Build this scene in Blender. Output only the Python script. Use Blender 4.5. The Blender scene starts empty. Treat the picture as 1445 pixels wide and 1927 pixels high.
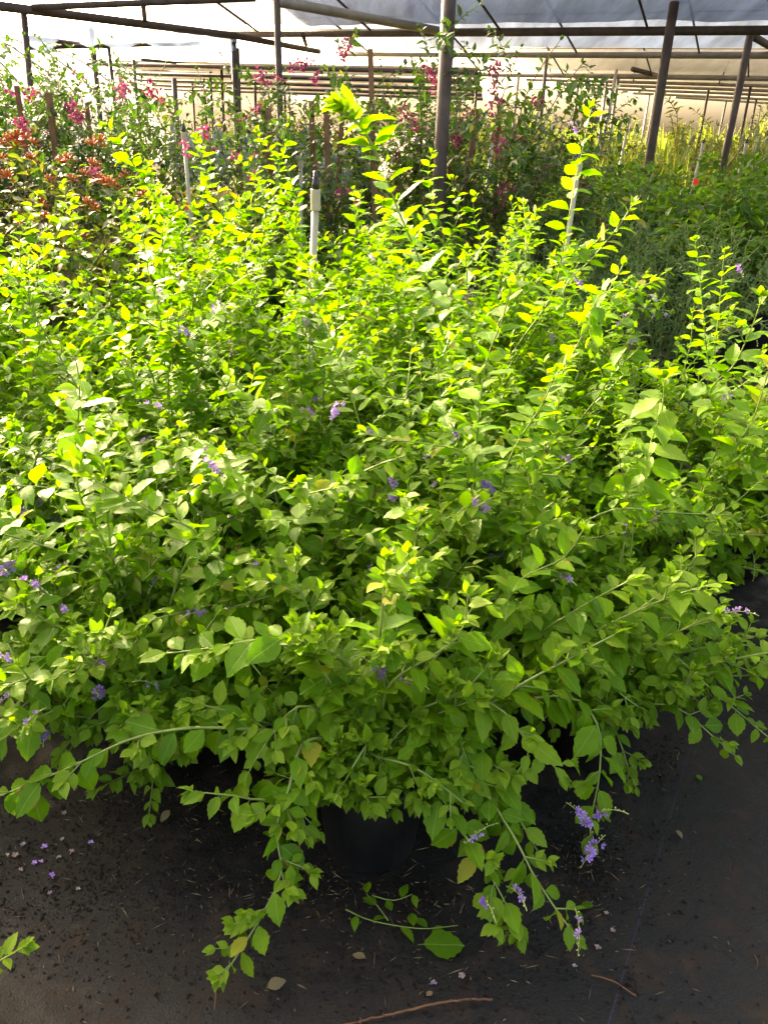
import bpy, math, random
import numpy as np
from mathutils import Vector, Matrix
from mathutils.bvhtree import BVHTree
from mathutils import noise as mnoise

scene = bpy.context.scene
col = scene.collection
R = math.radians

# ------------------------------------------------------------------ camera
CAM_H, PITCH, ROLL, F = 1.6, R(25.7), R(2.5), 1500.0
IW, IH = 1445.0, 1927.0
fw = Vector((0, math.cos(PITCH), -math.sin(PITCH)))
r0 = Vector((1, 0, 0)); u0 = Vector((0, math.sin(PITCH), math.cos(PITCH)))
rt = r0 * math.cos(ROLL) + u0 * math.sin(ROLL)
up = u0 * math.cos(ROLL) - r0 * math.sin(ROLL)
CAM = Vector((0, 0, CAM_H))
cd = bpy.data.cameras.new('camera'); cam = bpy.data.objects.new('camera', cd); col.objects.link(cam)
cam.matrix_world = Matrix(((rt.x, up.x, -fw.x, 0), (rt.y, up.y, -fw.y, 0), (rt.z, up.z, -fw.z, CAM_H), (0, 0, 0, 1)))
cd.sensor_fit = 'VERTICAL'; cd.sensor_height = 24.0; cd.lens = 24.0 * F / IH
cd.clip_start = 0.05; cd.clip_end = 2000
scene.camera = cam

# ------------------------------------------------------------------ sky, sun, exposure
SUN_AZ, SUN_EL = R(-36), R(22)          # azimuth clockwise from +Y (the view direction)
w = bpy.data.worlds.new('World'); scene.world = w; w.use_nodes = True
nt = w.node_tree; nt.nodes.clear()
out = nt.nodes.new('ShaderNodeOutputWorld'); bg = nt.nodes.new('ShaderNodeBackground'); sk = nt.nodes.new('ShaderNodeTexSky')
sk.sky_type = 'NISHITA'; sk.sun_disc = False; sk.sun_elevation = SUN_EL; sk.sun_rotation = SUN_AZ % (2 * math.pi)
sk.air_density = 0.6; sk.dust_density = 8.0; sk.ozone_density = 0.0
bg.inputs[1].default_value = 0.15
nt.links.new(sk.outputs[0], bg.inputs[0]); nt.links.new(bg.outputs[0], out.inputs[0])
sd = bpy.data.lights.new('sun', 'SUN'); sd.energy = 2.0; sd.angle = R(0.6); sd.color = (1.0, 0.89, 0.66)
sun = bpy.data.objects.new('sun', sd); col.objects.link(sun)
to_sun = Vector((math.sin(SUN_AZ) * math.cos(SUN_EL), math.cos(SUN_AZ) * math.cos(SUN_EL), math.sin(SUN_EL)))
sun.rotation_euler = to_sun.to_track_quat('Z', 'Y').to_euler()
sun.location = (-6, 8, 9)
vs = scene.view_settings; vs.view_transform = 'Standard'; vs.look = 'None'; vs.exposure = 3.1; vs.gamma = 1.0
try: vs.use_white_balance = True; vs.white_balance_temperature = 7700; vs.white_balance_tint = 8
except Exception: pass
try: vs.use_curve_mapping = False
except Exception: pass
scene.cycles.transparent_max_bounces = 16; scene.cycles.max_bounces = 8
scene.cycles.diffuse_bounces = 4; scene.cycles.transmission_bounces = 6
scene.cycles.caustics_reflective = False; scene.cycles.caustics_refractive = False

# ------------------------------------------------------------------ helpers
def ray(px, py):
    return fw + rt * ((px - IW / 2) / F) + up * ((IH / 2 - py) / F)
def at_y(px, py, Y):
    d = ray(px, py); return CAM + d * (Y / d.y)
def at_z(px, py, Z):
    d = ray(px, py); return CAM + d * ((Z - CAM_H) / d.z)
def project(p):
    v = p - CAM; z = v.dot(fw)
    return (IW / 2 + F * v.dot(rt) / z, IH / 2 - F * v.dot(up) / z, z)

def tag(o, label=None, cat=None, group=None, kind=None):
    if label: o['label'] = label
    if cat: o['category'] = cat
    if group: o['group'] = group
    if kind: o['kind'] = kind
    return o
def empty(name, loc, label, cat, group=None):
    o = bpy.data.objects.new(name, None); col.objects.link(o); o.location = loc
    o.empty_display_size = 0.1
    return tag(o, label, cat, group)
def link(name, me, parent=None, mat=None, loc=None):
    o = bpy.data.objects.new(name, me); col.objects.link(o)
    if mat is not None and len(me.materials) == 0: me.materials.append(mat)
    if parent is not None: o.parent = parent
    if loc is not None: o.location = loc
    return o
def copy_tree(o, parent=None):
    c = o.copy(); col.objects.link(c)
    if parent is not None: c.parent = parent
    for ch in list(o.children): copy_tree(ch, c)
    return c

class MB:
    def __init__(s): s.v = []; s.f = []; s.m = []
    def add(s, vs_, fs_, m=0):
        n = len(s.v); s.v += [tuple(a) for a in vs_]
        s.f += [tuple(i + n for i in f) for f in fs_]; s.m += [m] * len(fs_)
        return s
    def tube(s, pts, ra, rb=None, sides=6, m=0, cap=True):
        rb = ra if rb is None else rb
        n = len(pts); prev = None; vs_ = []; fs_ = []
        for i, p in enumerate(pts):
            t = (pts[min(i + 1, n - 1)] - pts[max(i - 1, 0)])
            if t.length < 1e-9: t = Vector((0, 0, 1))
            t.normalize()
            if prev is None:
                a = t.orthogonal().normalized()
            else:
                a = prev - t * prev.dot(t)
                a = a.normalized() if a.length > 1e-6 else t.orthogonal().normalized()
            prev = a; b = t.cross(a); r = ra + (rb - ra) * i / max(1, n - 1)
            for k in range(sides):
                an = 2 * math.pi * k / sides
                vs_.append(p + (a * math.cos(an) + b * math.sin(an)) * r)
        for i in range(n - 1):
            for k in range(sides):
                k2 = (k + 1) % sides
                fs_.append((i * sides + k, i * sides + k2, (i + 1) * sides + k2, (i + 1) * sides + k))
        if cap:
            fs_.append(tuple(range(sides - 1, -1, -1))); fs_.append(tuple((n - 1) * sides + k for k in range(sides)))
        return s.add(vs_, fs_, m)
    def box(s, c, sx, sy, sz, m=0):
        x, y, z = c
        vs_ = [(x + i * sx / 2, y + j * sy / 2, z + k * sz / 2) for i in (-1, 1) for j in (-1, 1) for k in (-1, 1)]
        return s.add(vs_, [(0, 1, 3, 2), (4, 6, 7, 5), (0, 4, 5, 1), (2, 3, 7, 6), (0, 2, 6, 4), (1, 5, 7, 3)], m)
    def lathe(s, prof, seg=24, m=0, c=(0, 0, 0)):
        vs_ = []; fs_ = []
        for r, z in prof:
            for k in range(seg):
                a = 2 * math.pi * k / seg; vs_.append((c[0] + r * math.cos(a), c[1] + r * math.sin(a), c[2] + z))
        for i in range(len(prof) - 1):
            for k in range(seg):
                k2 = (k + 1) % seg
                fs_.append((i * seg + k, i * seg + k2, (i + 1) * seg + k2, (i + 1) * seg + k))
        return s.add(vs_, fs_, m)
    def mesh(s, name, mats=(), smooth=True):
        me = bpy.data.meshes.new(name); me.from_pydata(s.v, [], s.f)
        for mt in mats: me.materials.append(mt)
        if any(s.m): me.polygons.foreach_set('material_index', s.m)
        if smooth: me.polygons.foreach_set('use_smooth', [True] * len(s.f))
        me.update(); return me
    def build(s, name, mats, parent=None, loc=None, smooth=True):
        if not isinstance(mats, (list, tuple)): mats = [mats]
        return link(name, s.mesh(name, mats, smooth), parent, None, loc)

# ------------------------------------------------------------------ materials
def mat(name):
    m = bpy.data.materials.new(name); m.use_nodes = True; m.node_tree.nodes.clear(); return m, m.node_tree
def N(t, k, **kw):
    n = t.nodes.new(k)
    for a, v in kw.items(): setattr(n, a, v)
    return n
def math_(t, op, a, b=None, c=None, clamp=False):
    n = N(t, 'ShaderNodeMath', operation=op); n.use_clamp = clamp
    for i, x in enumerate((a, b, c)):
        if x is None: continue
        if isinstance(x, (int, float)): n.inputs[i].default_value = x
        else: t.links.new(x, n.inputs[i])
    return n.outputs[0]
def ramp(t, fac, stops, interp='LINEAR'):
    n = N(t, 'ShaderNodeValToRGB'); e = n.color_ramp.elements; n.color_ramp.interpolation = interp
    while len(e) < len(stops): e.new(0.5)
    for el, (p, c) in zip(e, stops):
        el.position = p; el.color = (c[0], c[1], c[2], 1)
    t.links.new(fac, n.inputs[0]); return n.outputs[0]
def mixc(t, fac, a, b, blend='MIX'):
    n = N(t, 'ShaderNodeMix', data_type='RGBA', blend_type=blend)
    for s, x in ((0, fac), (6, a), (7, b)):
        if isinstance(x, (int, float)): n.inputs[s].default_value = x
        elif isinstance(x, tuple): n.inputs[s].default_value = (x[0], x[1], x[2], 1)
        else: t.links.new(x, n.inputs[s])
    return n.outputs[2]
def noise(t, vec, scale, detail=4, rough=0.55):
    n = N(t, 'ShaderNodeTexNoise'); n.inputs['Scale'].default_value = scale
    n.inputs['Detail'].default_value = detail; n.inputs['Roughness'].default_value = rough
    if vec is not None: t.links.new(vec, n.inputs['Vector'])
    return n.outputs[0]
def bump(t, h, strength, dist, normal=None):
    b = N(t, 'ShaderNodeBump'); b.inputs['Strength'].default_value = strength; b.inputs['Distance'].default_value = dist
    t.links.new(h, b.inputs['Height'])
    if normal is not None: t.links.new(normal, b.inputs['Normal'])
    return b.outputs[0]
def principled(t, color, rough, normal=None, spec=0.5, metal=0.0):
    p = N(t, 'ShaderNodeBsdfPrincipled')
    for s, x in (('Base Color', color), ('Roughness', rough), ('Metallic', metal), ('Specular IOR Level', spec)):
        if isinstance(x, (int, float)): p.inputs[s].default_value = x
        elif isinstance(x, tuple): p.inputs[s].default_value = (x[0], x[1], x[2], 1)
        else: t.links.new(x, p.inputs[s])
    if normal is not None: t.links.new(normal, p.inputs['Normal'])
    return p.outputs[0]
def finish(m, t, shader):
    o = N(t, 'ShaderNodeOutputMaterial'); t.links.new(shader, o.inputs[0]); return m

def leaf_mat(name, stops, trans_gain, trans_mix, rough=0.42, droplets=True, veins=True, brown=0.06, spec=0.2):
    m, t = mat(name)
    oi = N(t, 'ShaderNodeObjectInfo'); at = N(t, 'ShaderNodeAttribute', attribute_name='rnd')
    rnd = math_(t, 'FRACT', math_(t, 'ADD', oi.outputs['Random'], at.outputs['Fac']))
    uv = N(t, 'ShaderNodeUVMap'); sep = N(t, 'ShaderNodeSeparateXYZ'); t.links.new(uv.outputs[0], sep.inputs[0])
    u, v = sep.outputs[0], sep.outputs[1]
    au = math_(t, 'ABSOLUTE', math_(t, 'SUBTRACT', u, 0.5))
    c = ramp(t, rnd, stops)
    comb = N(t, 'ShaderNodeCombineXYZ'); t.links.new(math_(t, 'ADD', u, math_(t, 'MULTIPLY', rnd, 37.0)), comb.inputs[0])
    t.links.new(math_(t, 'MULTIPLY', v, 2.0), comb.inputs[1]); t.links.new(math_(t, 'MULTIPLY', rnd, 91.0), comb.inputs[2])
    vec = comb.outputs[0]
    nz = noise(t, vec, 3.0, 3)
    c = mixc(t, math_(t, 'MULTIPLY', nz, 0.35), c, (stops[0][1][0] * 0.55, stops[0][1][1] * 0.6, stops[0][1][2] * 0.6))
    mid = math_(t, 'LESS_THAN', au, 0.022)
    c = mixc(t, math_(t, 'MULTIPLY', mid, 0.45), c, (0.28, 0.42, 0.08))
    if brown > 0:
        ed = math_(t, 'ADD', au, math_(t, 'MULTIPLY', nz, 0.35))
        isb = math_(t, 'MULTIPLY', math_(t, 'GREATER_THAN', ed, 0.61), math_(t, 'LESS_THAN', math_(t, 'FRACT', math_(t, 'MULTIPLY', rnd, 17.3)), brown * 4))
        c = mixc(t, isb, c, (0.22, 0.12, 0.03))
        spn = noise(t, vec, 7.0, 3)
        spt = math_(t, 'MULTIPLY', math_(t, 'GREATER_THAN', spn, 0.69), math_(t, 'LESS_THAN', math_(t, 'FRACT', math_(t, 'MULTIPLY', rnd, 29.1)), brown * 4))
        c = mixc(t, math_(t, 'MULTIPLY', spt, 0.7), c, (0.20, 0.15, 0.04))
        yel = math_(t, 'LESS_THAN', math_(t, 'FRACT', math_(t, 'MULTIPLY', rnd, 53.7)), brown * 0.35)
        c = mixc(t, math_(t, 'MULTIPLY', yel, 0.7), c, (0.34, 0.30, 0.03))
    nrm = None; rgh = rough
    h = None
    if veins:
        vv = math_(t, 'SINE', math_(t, 'MULTIPLY', math_(t, 'SUBTRACT', v, math_(t, 'MULTIPLY', au, 0.55)), 48.0))
        vv = math_(t, 'POWER', math_(t, 'ABSOLUTE', vv), 0.35)
        h = math_(t, 'ADD', math_(t, 'MULTIPLY', vv, 0.5), math_(t, 'MULTIPLY', math_(t, 'SMOOTH_MIN', au, 0.08, 0.05), 4.0))
        nrm = bump(t, h, 0.6, 0.0025)
    if droplets:
        vo = N(t, 'ShaderNodeTexVoronoi'); vo.inputs['Scale'].default_value = 9.0; t.links.new(vec, vo.inputs['Vector'])
        sc = N(t, 'ShaderNodeSeparateColor'); t.links.new(vo.outputs['Color'], sc.inputs[0])
        dr = math_(t, 'MULTIPLY', math_(t, 'SUBTRACT', 0.27, vo.outputs['Distance'], clamp=True), math_(t, 'GREATER_THAN', sc.outputs[0], 0.62))
        dr2 = math_(t, 'POWER', math_(t, 'MULTIPLY', dr, 3.7, clamp=True), 0.5)
        nrm = bump(t, dr2, 0.7, 0.002, nrm)
        rgh = math_(t, 'SUBTRACT', rough, math_(t, 'MULTIPLY', dr2, rough * 0.7))
    # upper side greener and glossy, underside paler and dull
    geo = N(t, 'ShaderNodeNewGeometry')
    under = mixc(t, 0.15, c, (0.20, 0.30, 0.08))
    cc = mixc(t, geo.outputs['Backfacing'], c, under)
    pr = principled(t, cc, rgh, nrm, spec)
    tr = N(t, 'ShaderNodeBsdfTranslucent')
    tc = mixc(t, 1.0, c, (trans_gain[0], trans_gain[1], trans_gain[2]), 'MULTIPLY'); t.links.new(tc, tr.inputs[0])
    mx = N(t, 'ShaderNodeMixShader'); mx.inputs[0].default_value = trans_mix
    t.links.new(pr, mx.inputs[1]); t.links.new(tr.outputs[0], mx.inputs[2])
    return finish(m, t, mx.outputs[0])

def simple_mat(name, color, rough=0.6, var=0.25, scale=20.0, spec=0.4, bmp=0.0, bscale=60.0, metal=0.0, dark=None):
    m, t = mat(name)
    tc = N(t, 'ShaderNodeTexCoord'); nz = noise(t, tc.outputs['Object'], scale, 5)
    d = dark or tuple(x * (1 - var) for x in color)
    c = ramp(t, nz, [(0.3, d), (0.7, color)])
    nr = bump(t, noise(t, tc.outputs['Object'], bscale, 5), bmp, 0.01) if bmp > 0 else None
    return finish(m, t, principled(t, c, rough, nr, spec, metal))

def petal_mat(name, stops, trans=0.35):
    m, t = mat(name)
    oi = N(t, 'ShaderNodeObjectInfo'); tc = N(t, 'ShaderNodeTexCoord')
    nz = noise(t, tc.outputs['Object'], 90, 2)
    f = math_(t, 'FRACT', math_(t, 'ADD', oi.outputs['Random'], math_(t, 'MULTIPLY', nz, 1.2)))
    c = ramp(t, f, stops)
    pr = principled(t, c, 0.55, None, 0.3)
    tr = N(t, 'ShaderNodeBsdfTranslucent'); t.links.new(c, tr.inputs[0])
    mx = N(t, 'ShaderNodeMixShader'); mx.inputs[0].default_value = trans
    t.links.new(pr, mx.inputs[1]); t.links.new(tr.outputs[0], mx.inputs[2])
    return finish(m, t, mx.outputs[0])

M = {}
M['leaf'] = leaf_mat('lime_leaf', [(0.0, (0.10, 0.225, 0.008)), (0.35, (0.14, 0.29, 0.008)), (0.75, (0.18, 0.34, 0.009)), (1.0, (0.225, 0.38, 0.011))], (1.18, 1.36, 0.45), 0.50)
M['young'] = leaf_mat('young_leaf', [(0.0, (0.16, 0.28, 0.012)), (1.0, (0.23, 0.36, 0.020))], (1.25, 1.4, 0.5), 0.48, brown=0.0)
M['boug_leaf'] = leaf_mat('bougainvillea_leaf', [(0.0, (0.022, 0.052, 0.012)), (0.6, (0.036, 0.08, 0.015)), (1.0, (0.065, 0.115, 0.02))], (1.6, 1.9, 0.7), 0.35, droplets=False, veins=False)
M['hib_leaf'] = leaf_mat('hibiscus_leaf', [(0.0, (0.055, 0.12, 0.016)), (0.6, (0.085, 0.17, 0.018)), (1.0, (0.125, 0.225, 0.028))], (1.8, 2.0, 0.6), 0.42, rough=0.42, droplets=False, veins=False)
M['grey_leaf'] = leaf_mat('salvia_leaf', [(0.0, (0.06, 0.115, 0.04)), (1.0, (0.12, 0.20, 0.065))], (1.5, 1.7, 0.7), 0.35, rough=0.6, droplets=False, veins=False)
M['fire_leaf'] = leaf_mat('firebush_leaf', [(0.0, (0.045, 0.085, 0.016)), (0.6, (0.08, 0.12, 0.02)), (1.0, (0.14, 0.13, 0.025))], (1.9, 1.7, 0.6), 0.4, droplets=False, veins=False)
M['far_leaf'] = leaf_mat('field_leaf', [(0.0, (0.08, 0.13, 0.03)), (0.6, (0.15, 0.19, 0.045)), (1.0, (0.28, 0.30, 0.09))], (1.7, 1.6, 0.6), 0.45, rough=0.5, droplets=False, veins=False)
M['stem'] = simple_mat('green_stem', (0.20, 0.27, 0.05), 0.5, 0.35, 12)
M['bark'] = simple_mat('brown_bark', (0.20, 0.13, 0.06), 0.8, 0.5, 40, bmp=0.4)
M['violet'] = petal_mat('violet_petal', [(0.0, (0.24, 0.10, 0.44)), (0.5, (0.36, 0.18, 0.58)), (1.0, (0.55, 0.36, 0.72))])
M['bud'] = simple_mat('flower_bud', (0.36, 0.42, 0.13), 0.5, 0.3, 80)
M['magenta'] = petal_mat('magenta_bract', [(0.0, (0.22, 0.018, 0.075)), (0.6, (0.31, 0.038, 0.12)), (1.0, (0.40, 0.10, 0.19))], 0.3)  # bract colours darkened throughout to carry the shade they hang in
M['orange'] = petal_mat('orange_tube_flower', [(0.0, (0.36, 0.06, 0.014)), (1.0, (0.46, 0.14, 0.03))], 0.3)
M['red'] = petal_mat('red_petal', [(0.0, (0.55, 0.01, 0.012)), (1.0, (0.75, 0.05, 0.03))], 0.25)
M['pale_petal'] = petal_mat('pale_petal', [(0.0, (0.22, 0.14, 0.24)), (0.5, (0.30, 0.20, 0.16)), (1.0, (0.36, 0.30, 0.24))], 0.2)
M['pot'] = simple_mat('black_pot_plastic', (0.022, 0.021, 0.020), 0.38, 0.65, 6, 0.45, 0.2, 22)
M['soil'] = simple_mat('potting_soil', (0.028, 0.018, 0.011), 0.95, 0.6, 45, 0.2, 1.0, 70)
M['pvc'] = simple_mat('pvc_pipe', (0.40, 0.35, 0.23), 0.4, 0.18, 14)
M['black_plastic'] = simple_mat('black_sprinkler_plastic', (0.02, 0.02, 0.02), 0.4, 0.3, 20)
M['steel'] = simple_mat('brown_painted_steel', (0.085, 0.058, 0.042), 0.6, 0.55, 7, 0.25, 0.15, 40)
M['galv'] = simple_mat('galvanised_pipe', (0.24, 0.20, 0.15), 0.45, 0.4, 6, 0.5, 0.1, 40)
M['stake'] = simple_mat('weathered_stake', (0.22, 0.12, 0.06), 0.8, 0.45, 16, 0.2, 0.4, 60)
M['cactus'] = simple_mat('cactus_skin', (0.22, 0.25, 0.09), 0.6, 0.4, 6)
M['cactus_yel'] = simple_mat('golden_cactus_skin', (0.45, 0.37, 0.11), 0.7, 0.4, 8)
M['cactus_blue'] = simple_mat('blue_cactus_skin', (0.16, 0.22, 0.19), 0.6, 0.3, 6)
M['bench'] = simple_mat('bench_timber', (0.36, 0.30, 0.22), 0.8, 0.4, 10)
M['hill'] = simple_mat('dry_hillside', (0.30, 0.20, 0.12), 0.95, 0.55, 0.35, 0.1)
M['dry'] = simple_mat('dry_leaf', (0.20, 0.145, 0.06), 0.75, 0.6, 50)
M['twig'] = simple_mat('twig_bark', (0.17, 0.075, 0.035), 0.75, 0.5, 30, 0.3, 0.4, 90)
M['white_paint'] = simple_mat('white_sheet', (0.72, 0.72, 0.70), 0.5, 0.1, 3)

def film_mat(name, color, transp, trans, streak=0.5, rough=0.35):
    m, t = mat(name)
    tc = N(t, 'ShaderNodeTexCoord'); mp = N(t, 'ShaderNodeMapping'); mp.inputs['Scale'].default_value = (2.2, 0.35, 1.0)
    mp.inputs['Rotation'].default_value = (0, 0, 0.5)
    t.links.new(tc.outputs['UV'], mp.inputs[0])
    n1 = noise(t, mp.outputs[0], 3.0, 6, 0.6); n2 = noise(t, tc.outputs['UV'], 22.0, 5)
    c = ramp(t, n1, [(0.38, tuple(x * (1 - streak * 0.5) for x in color)), (0.6, color)])
    c = mixc(t, math_(t, 'MULTIPLY', n2, 0.3), c, tuple(x * 0.6 for x in color))
    nr = bump(t, n1, 0.6, 0.05)
    pr = principled(t, c, rough, nr, 0.5)
    tr = N(t, 'ShaderNodeBsdfTranslucent'); t.links.new(c, tr.inputs[0]); t.links.new(nr, tr.inputs['Normal'])
    tp = N(t, 'ShaderNodeBsdfTransparent'); tp.inputs[0].default_value = (0.95, 0.96, 1.0, 1)
    a = N(t, 'ShaderNodeMixShader'); a.inputs[0].default_value = trans; t.links.new(pr, a.inputs[1]); t.links.new(tr.outputs[0], a.inputs[2])
    b = N(t, 'ShaderNodeMixShader'); b.inputs[0].default_value = transp; t.links.new(a.outputs[0], b.inputs[1]); t.links.new(tp.outputs[0], b.inputs[2])
    return finish(m, t, b.outputs[0])
M['film'] = film_mat('poly_film', (0.20, 0.265, 0.40), 0.09, 0.38, 1.0)
M['film_far'] = film_mat('shade_film', (0.46, 0.43, 0.37), 0.22, 0.5)
M['ceiling'] = film_mat('shade_ceiling_cloth', (0.22, 0.195, 0.17), 0.0, 0.18)
M['film_white'] = film_mat('white_poly_film', (0.80, 0.80, 0.78), 0.08, 0.5)

def mat_ground():
    m, t = mat('weed_mat')
    tc = N(t, 'ShaderNodeTexCoord'); ob = tc.outputs['Object']
    sep = N(t, 'ShaderNodeSeparateXYZ'); t.links.new(ob, sep.inputs[0])
    big = noise(t, ob, 1.7, 6, 0.6); mid = noise(t, ob, 11, 6, 0.65); fine = noise(t, ob, 190, 4, 0.7)
    c = ramp(t, big, [(0.32, (0.0046, 0.0042, 0.0034)), (0.52, (0.0080, 0.0064, 0.0043)), (0.70, (0.018, 0.012, 0.0066))])
    c = mixc(t, math_(t, 'MULTIPLY', math_(t, 'GREATER_THAN', fine, 0.60), 0.5), c, (0.040, 0.029, 0.019))
    # soil drifted over the cloth
    c = mixc(t, math_(t, 'MULTIPLY', math_(t, 'SUBTRACT', mid, 0.50, clamp=True), 6.0, clamp=True), c, (0.030, 0.0185, 0.010))
    # woven threads
    wx = math_(t, 'SINE', math_(t, 'MULTIPLY', sep.outputs[0], 1500.0)); wy = math_(t, 'SINE', math_(t, 'MULTIPLY', sep.outputs[1], 1100.0))
    wv = math_(t, 'MULTIPLY', wx, wy)
    # blue marker thread woven into the cloth
    a, b = at_z(1262, 1530, 0), at_z(1170, 1840, 0)
    d = (b - a).normalized(); nx, ny = -d.y, d.x; c0 = a.x * nx + a.y * ny
    dist = math_(t, 'ABSOLUTE', math_(t, 'SUBTRACT', math_(t, 'ADD', math_(t, 'MULTIPLY', sep.outputs[0], nx), math_(t, 'MULTIPLY', sep.outputs[1], ny)), c0))
    line = math_(t, 'MULTIPLY', math_(t, 'LESS_THAN', dist, 0.0016), math_(t, 'GREATER_THAN', mid, 0.44))
    c = mixc(t, math_(t, 'MULTIPLY', line, 0.3), c, (0.04, 0.05, 0.10))
    h = math_(t, 'ADD', math_(t, 'MULTIPLY', big, 1.0), math_(t, 'ADD', math_(t, 'MULTIPLY', mid, 0.45), math_(t, 'ADD', math_(t, 'MULTIPLY', fine, 0.42), math_(t, 'MULTIPLY', wv, 0.012))))
    nr = bump(t, h, 0.8, 0.012)
    rg = ramp(t, mid, [(0.38, (0.30,) * 3), (0.60, (0.78,) * 3)])
    return finish(m, t, principled(t, c, rg, nr, 0.28))
M['mat'] = mat_ground()
M['dirt'] = simple_mat('dry_dirt', (0.24, 0.20, 0.12), 0.95, 0.35, 0.6, 0.15, 0.5, 6)

# ------------------------------------------------------------------ leaf templates
def leaf_template(rows, W=0.27, tooth=0.0, fold=0.25, curl=0.25, twist=0.0, wide=0.45, petiole=0.10, wave=0.0):
    V = []; UV = []; Fc = []
    ts = [0.0] + [petiole + (1 - petiole) * (i / (rows - 1)) for i in range(rows)]
    for i, tt in enumerate(ts):
        if tt <= petiole: wd = 0.012
        else:
            s = (tt - petiole) / (1 - petiole)
            wd = W * (math.sin(math.pi * min(1.0, s ** (math.log(0.5) / math.log(wide)))) ** 0.92) * (1 - 0.3 * s ** 4) + 0.006
            if tooth and 0.3 < s < 0.97: wd *= (1 + tooth) if i % 2 else (1 - tooth)
            if i == len(ts) - 1: wd = 0.0
        z0 = -curl * tt * tt + wave * math.sin(tt * 9)
        a = twist * tt
        for sx in (-1, 0, 1):
            x = sx * wd; z = abs(x) * fold + wave * 0.6 * math.sin(tt * 11 + sx)* (1 if sx else 0)
            yy = tt + (0.025 if (tooth and i % 2 and sx) else 0)
            V.append((x * math.cos(a) - z * math.sin(a), yy, z0 + x * math.sin(a) + z * math.cos(a)))
            UV.append((0.5 + 0.5 * sx * (wd / W), tt))
    n = len(ts)
    for i in range(n - 2):
        b = i * 3
        Fc += [(b, b + 1, b + 4, b + 3), (b + 1, b + 2, b + 5, b + 4)]
    b = (n - 2) * 3
    Fc += [(b, b + 1, b + 4), (b + 1, b + 2, b + 4)]
    V2 = []; mp = {}
    used = sorted({i for f in Fc for i in f})
    for k, i in enumerate(used): mp[i] = k
    return (np.array([V[i] for i in used], dtype=np.float64), [tuple(mp[i] for i in f) for f in Fc], np.array([UV[i] for i in used]))

SPEC = [dict(W=0.29, fold=0.22, curl=0.22, wide=0.42), dict(W=0.26, fold=0.35, curl=0.32, wide=0.46, twist=0.25),
        dict(W=0.31, fold=0.12, curl=0.15, wide=0.5, wave=0.012), dict(W=0.27, fold=0.3, curl=0.4, wide=0.45, twist=-0.3),
        dict(W=0.33, fold=0.18, curl=0.55, wide=0.52, wave=0.025), dict(W=0.24, fold=0.45, curl=0.1, wide=0.4, twist=0.15)]
HI = [leaf_template(13, tooth=0.055, **s) for s in SPEC]
LO = [leaf_template(5, **s) for s in SPEC]
TINY = [leaf_template(4, **{**s, 'petiole': 0.05}) for s in SPEC]
NARROW = [leaf_template(4, W=0.16, fold=0.3, curl=c, wide=0.42, petiole=0.05) for c in (0.15, 0.3, 0.45, 0.1, 0.25, 0.35)]

def leaf_mesh(name, T, mt):
    V, Fc, UV = T
    me = bpy.data.meshes.new(name); me.from_pydata(V.tolist(), [], Fc)
    uvl = me.uv_layers.new(name='UVMap')
    li = np.empty(len(me.loops), dtype=np.int32); me.loops.foreach_get('vertex_index', li)
    uvl.data.foreach_set('uv', UV[li].ravel().astype(np.float32))
    me.polygons.foreach_set('use_smooth', [True] * len(me.polygons)); me.materials.append(mt); me.update()
    return me

class Leaf:
    __slots__ = ('p', 'd', 'n', 'L', 'k', 'y', 'b')
    def __init__(s, p, d, n, L, k, y, b): s.p = p; s.d = d; s.n = n; s.L = L; s.k = k; s.y = y; s.b = b

def basis(lf):
    y = lf.d; z = lf.n - y * lf.n.dot(y)
    z = z.normalized() if z.length > 1e-5 else y.orthogonal().normalized()
    x = y.cross(z)
    return x, y, z

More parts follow.
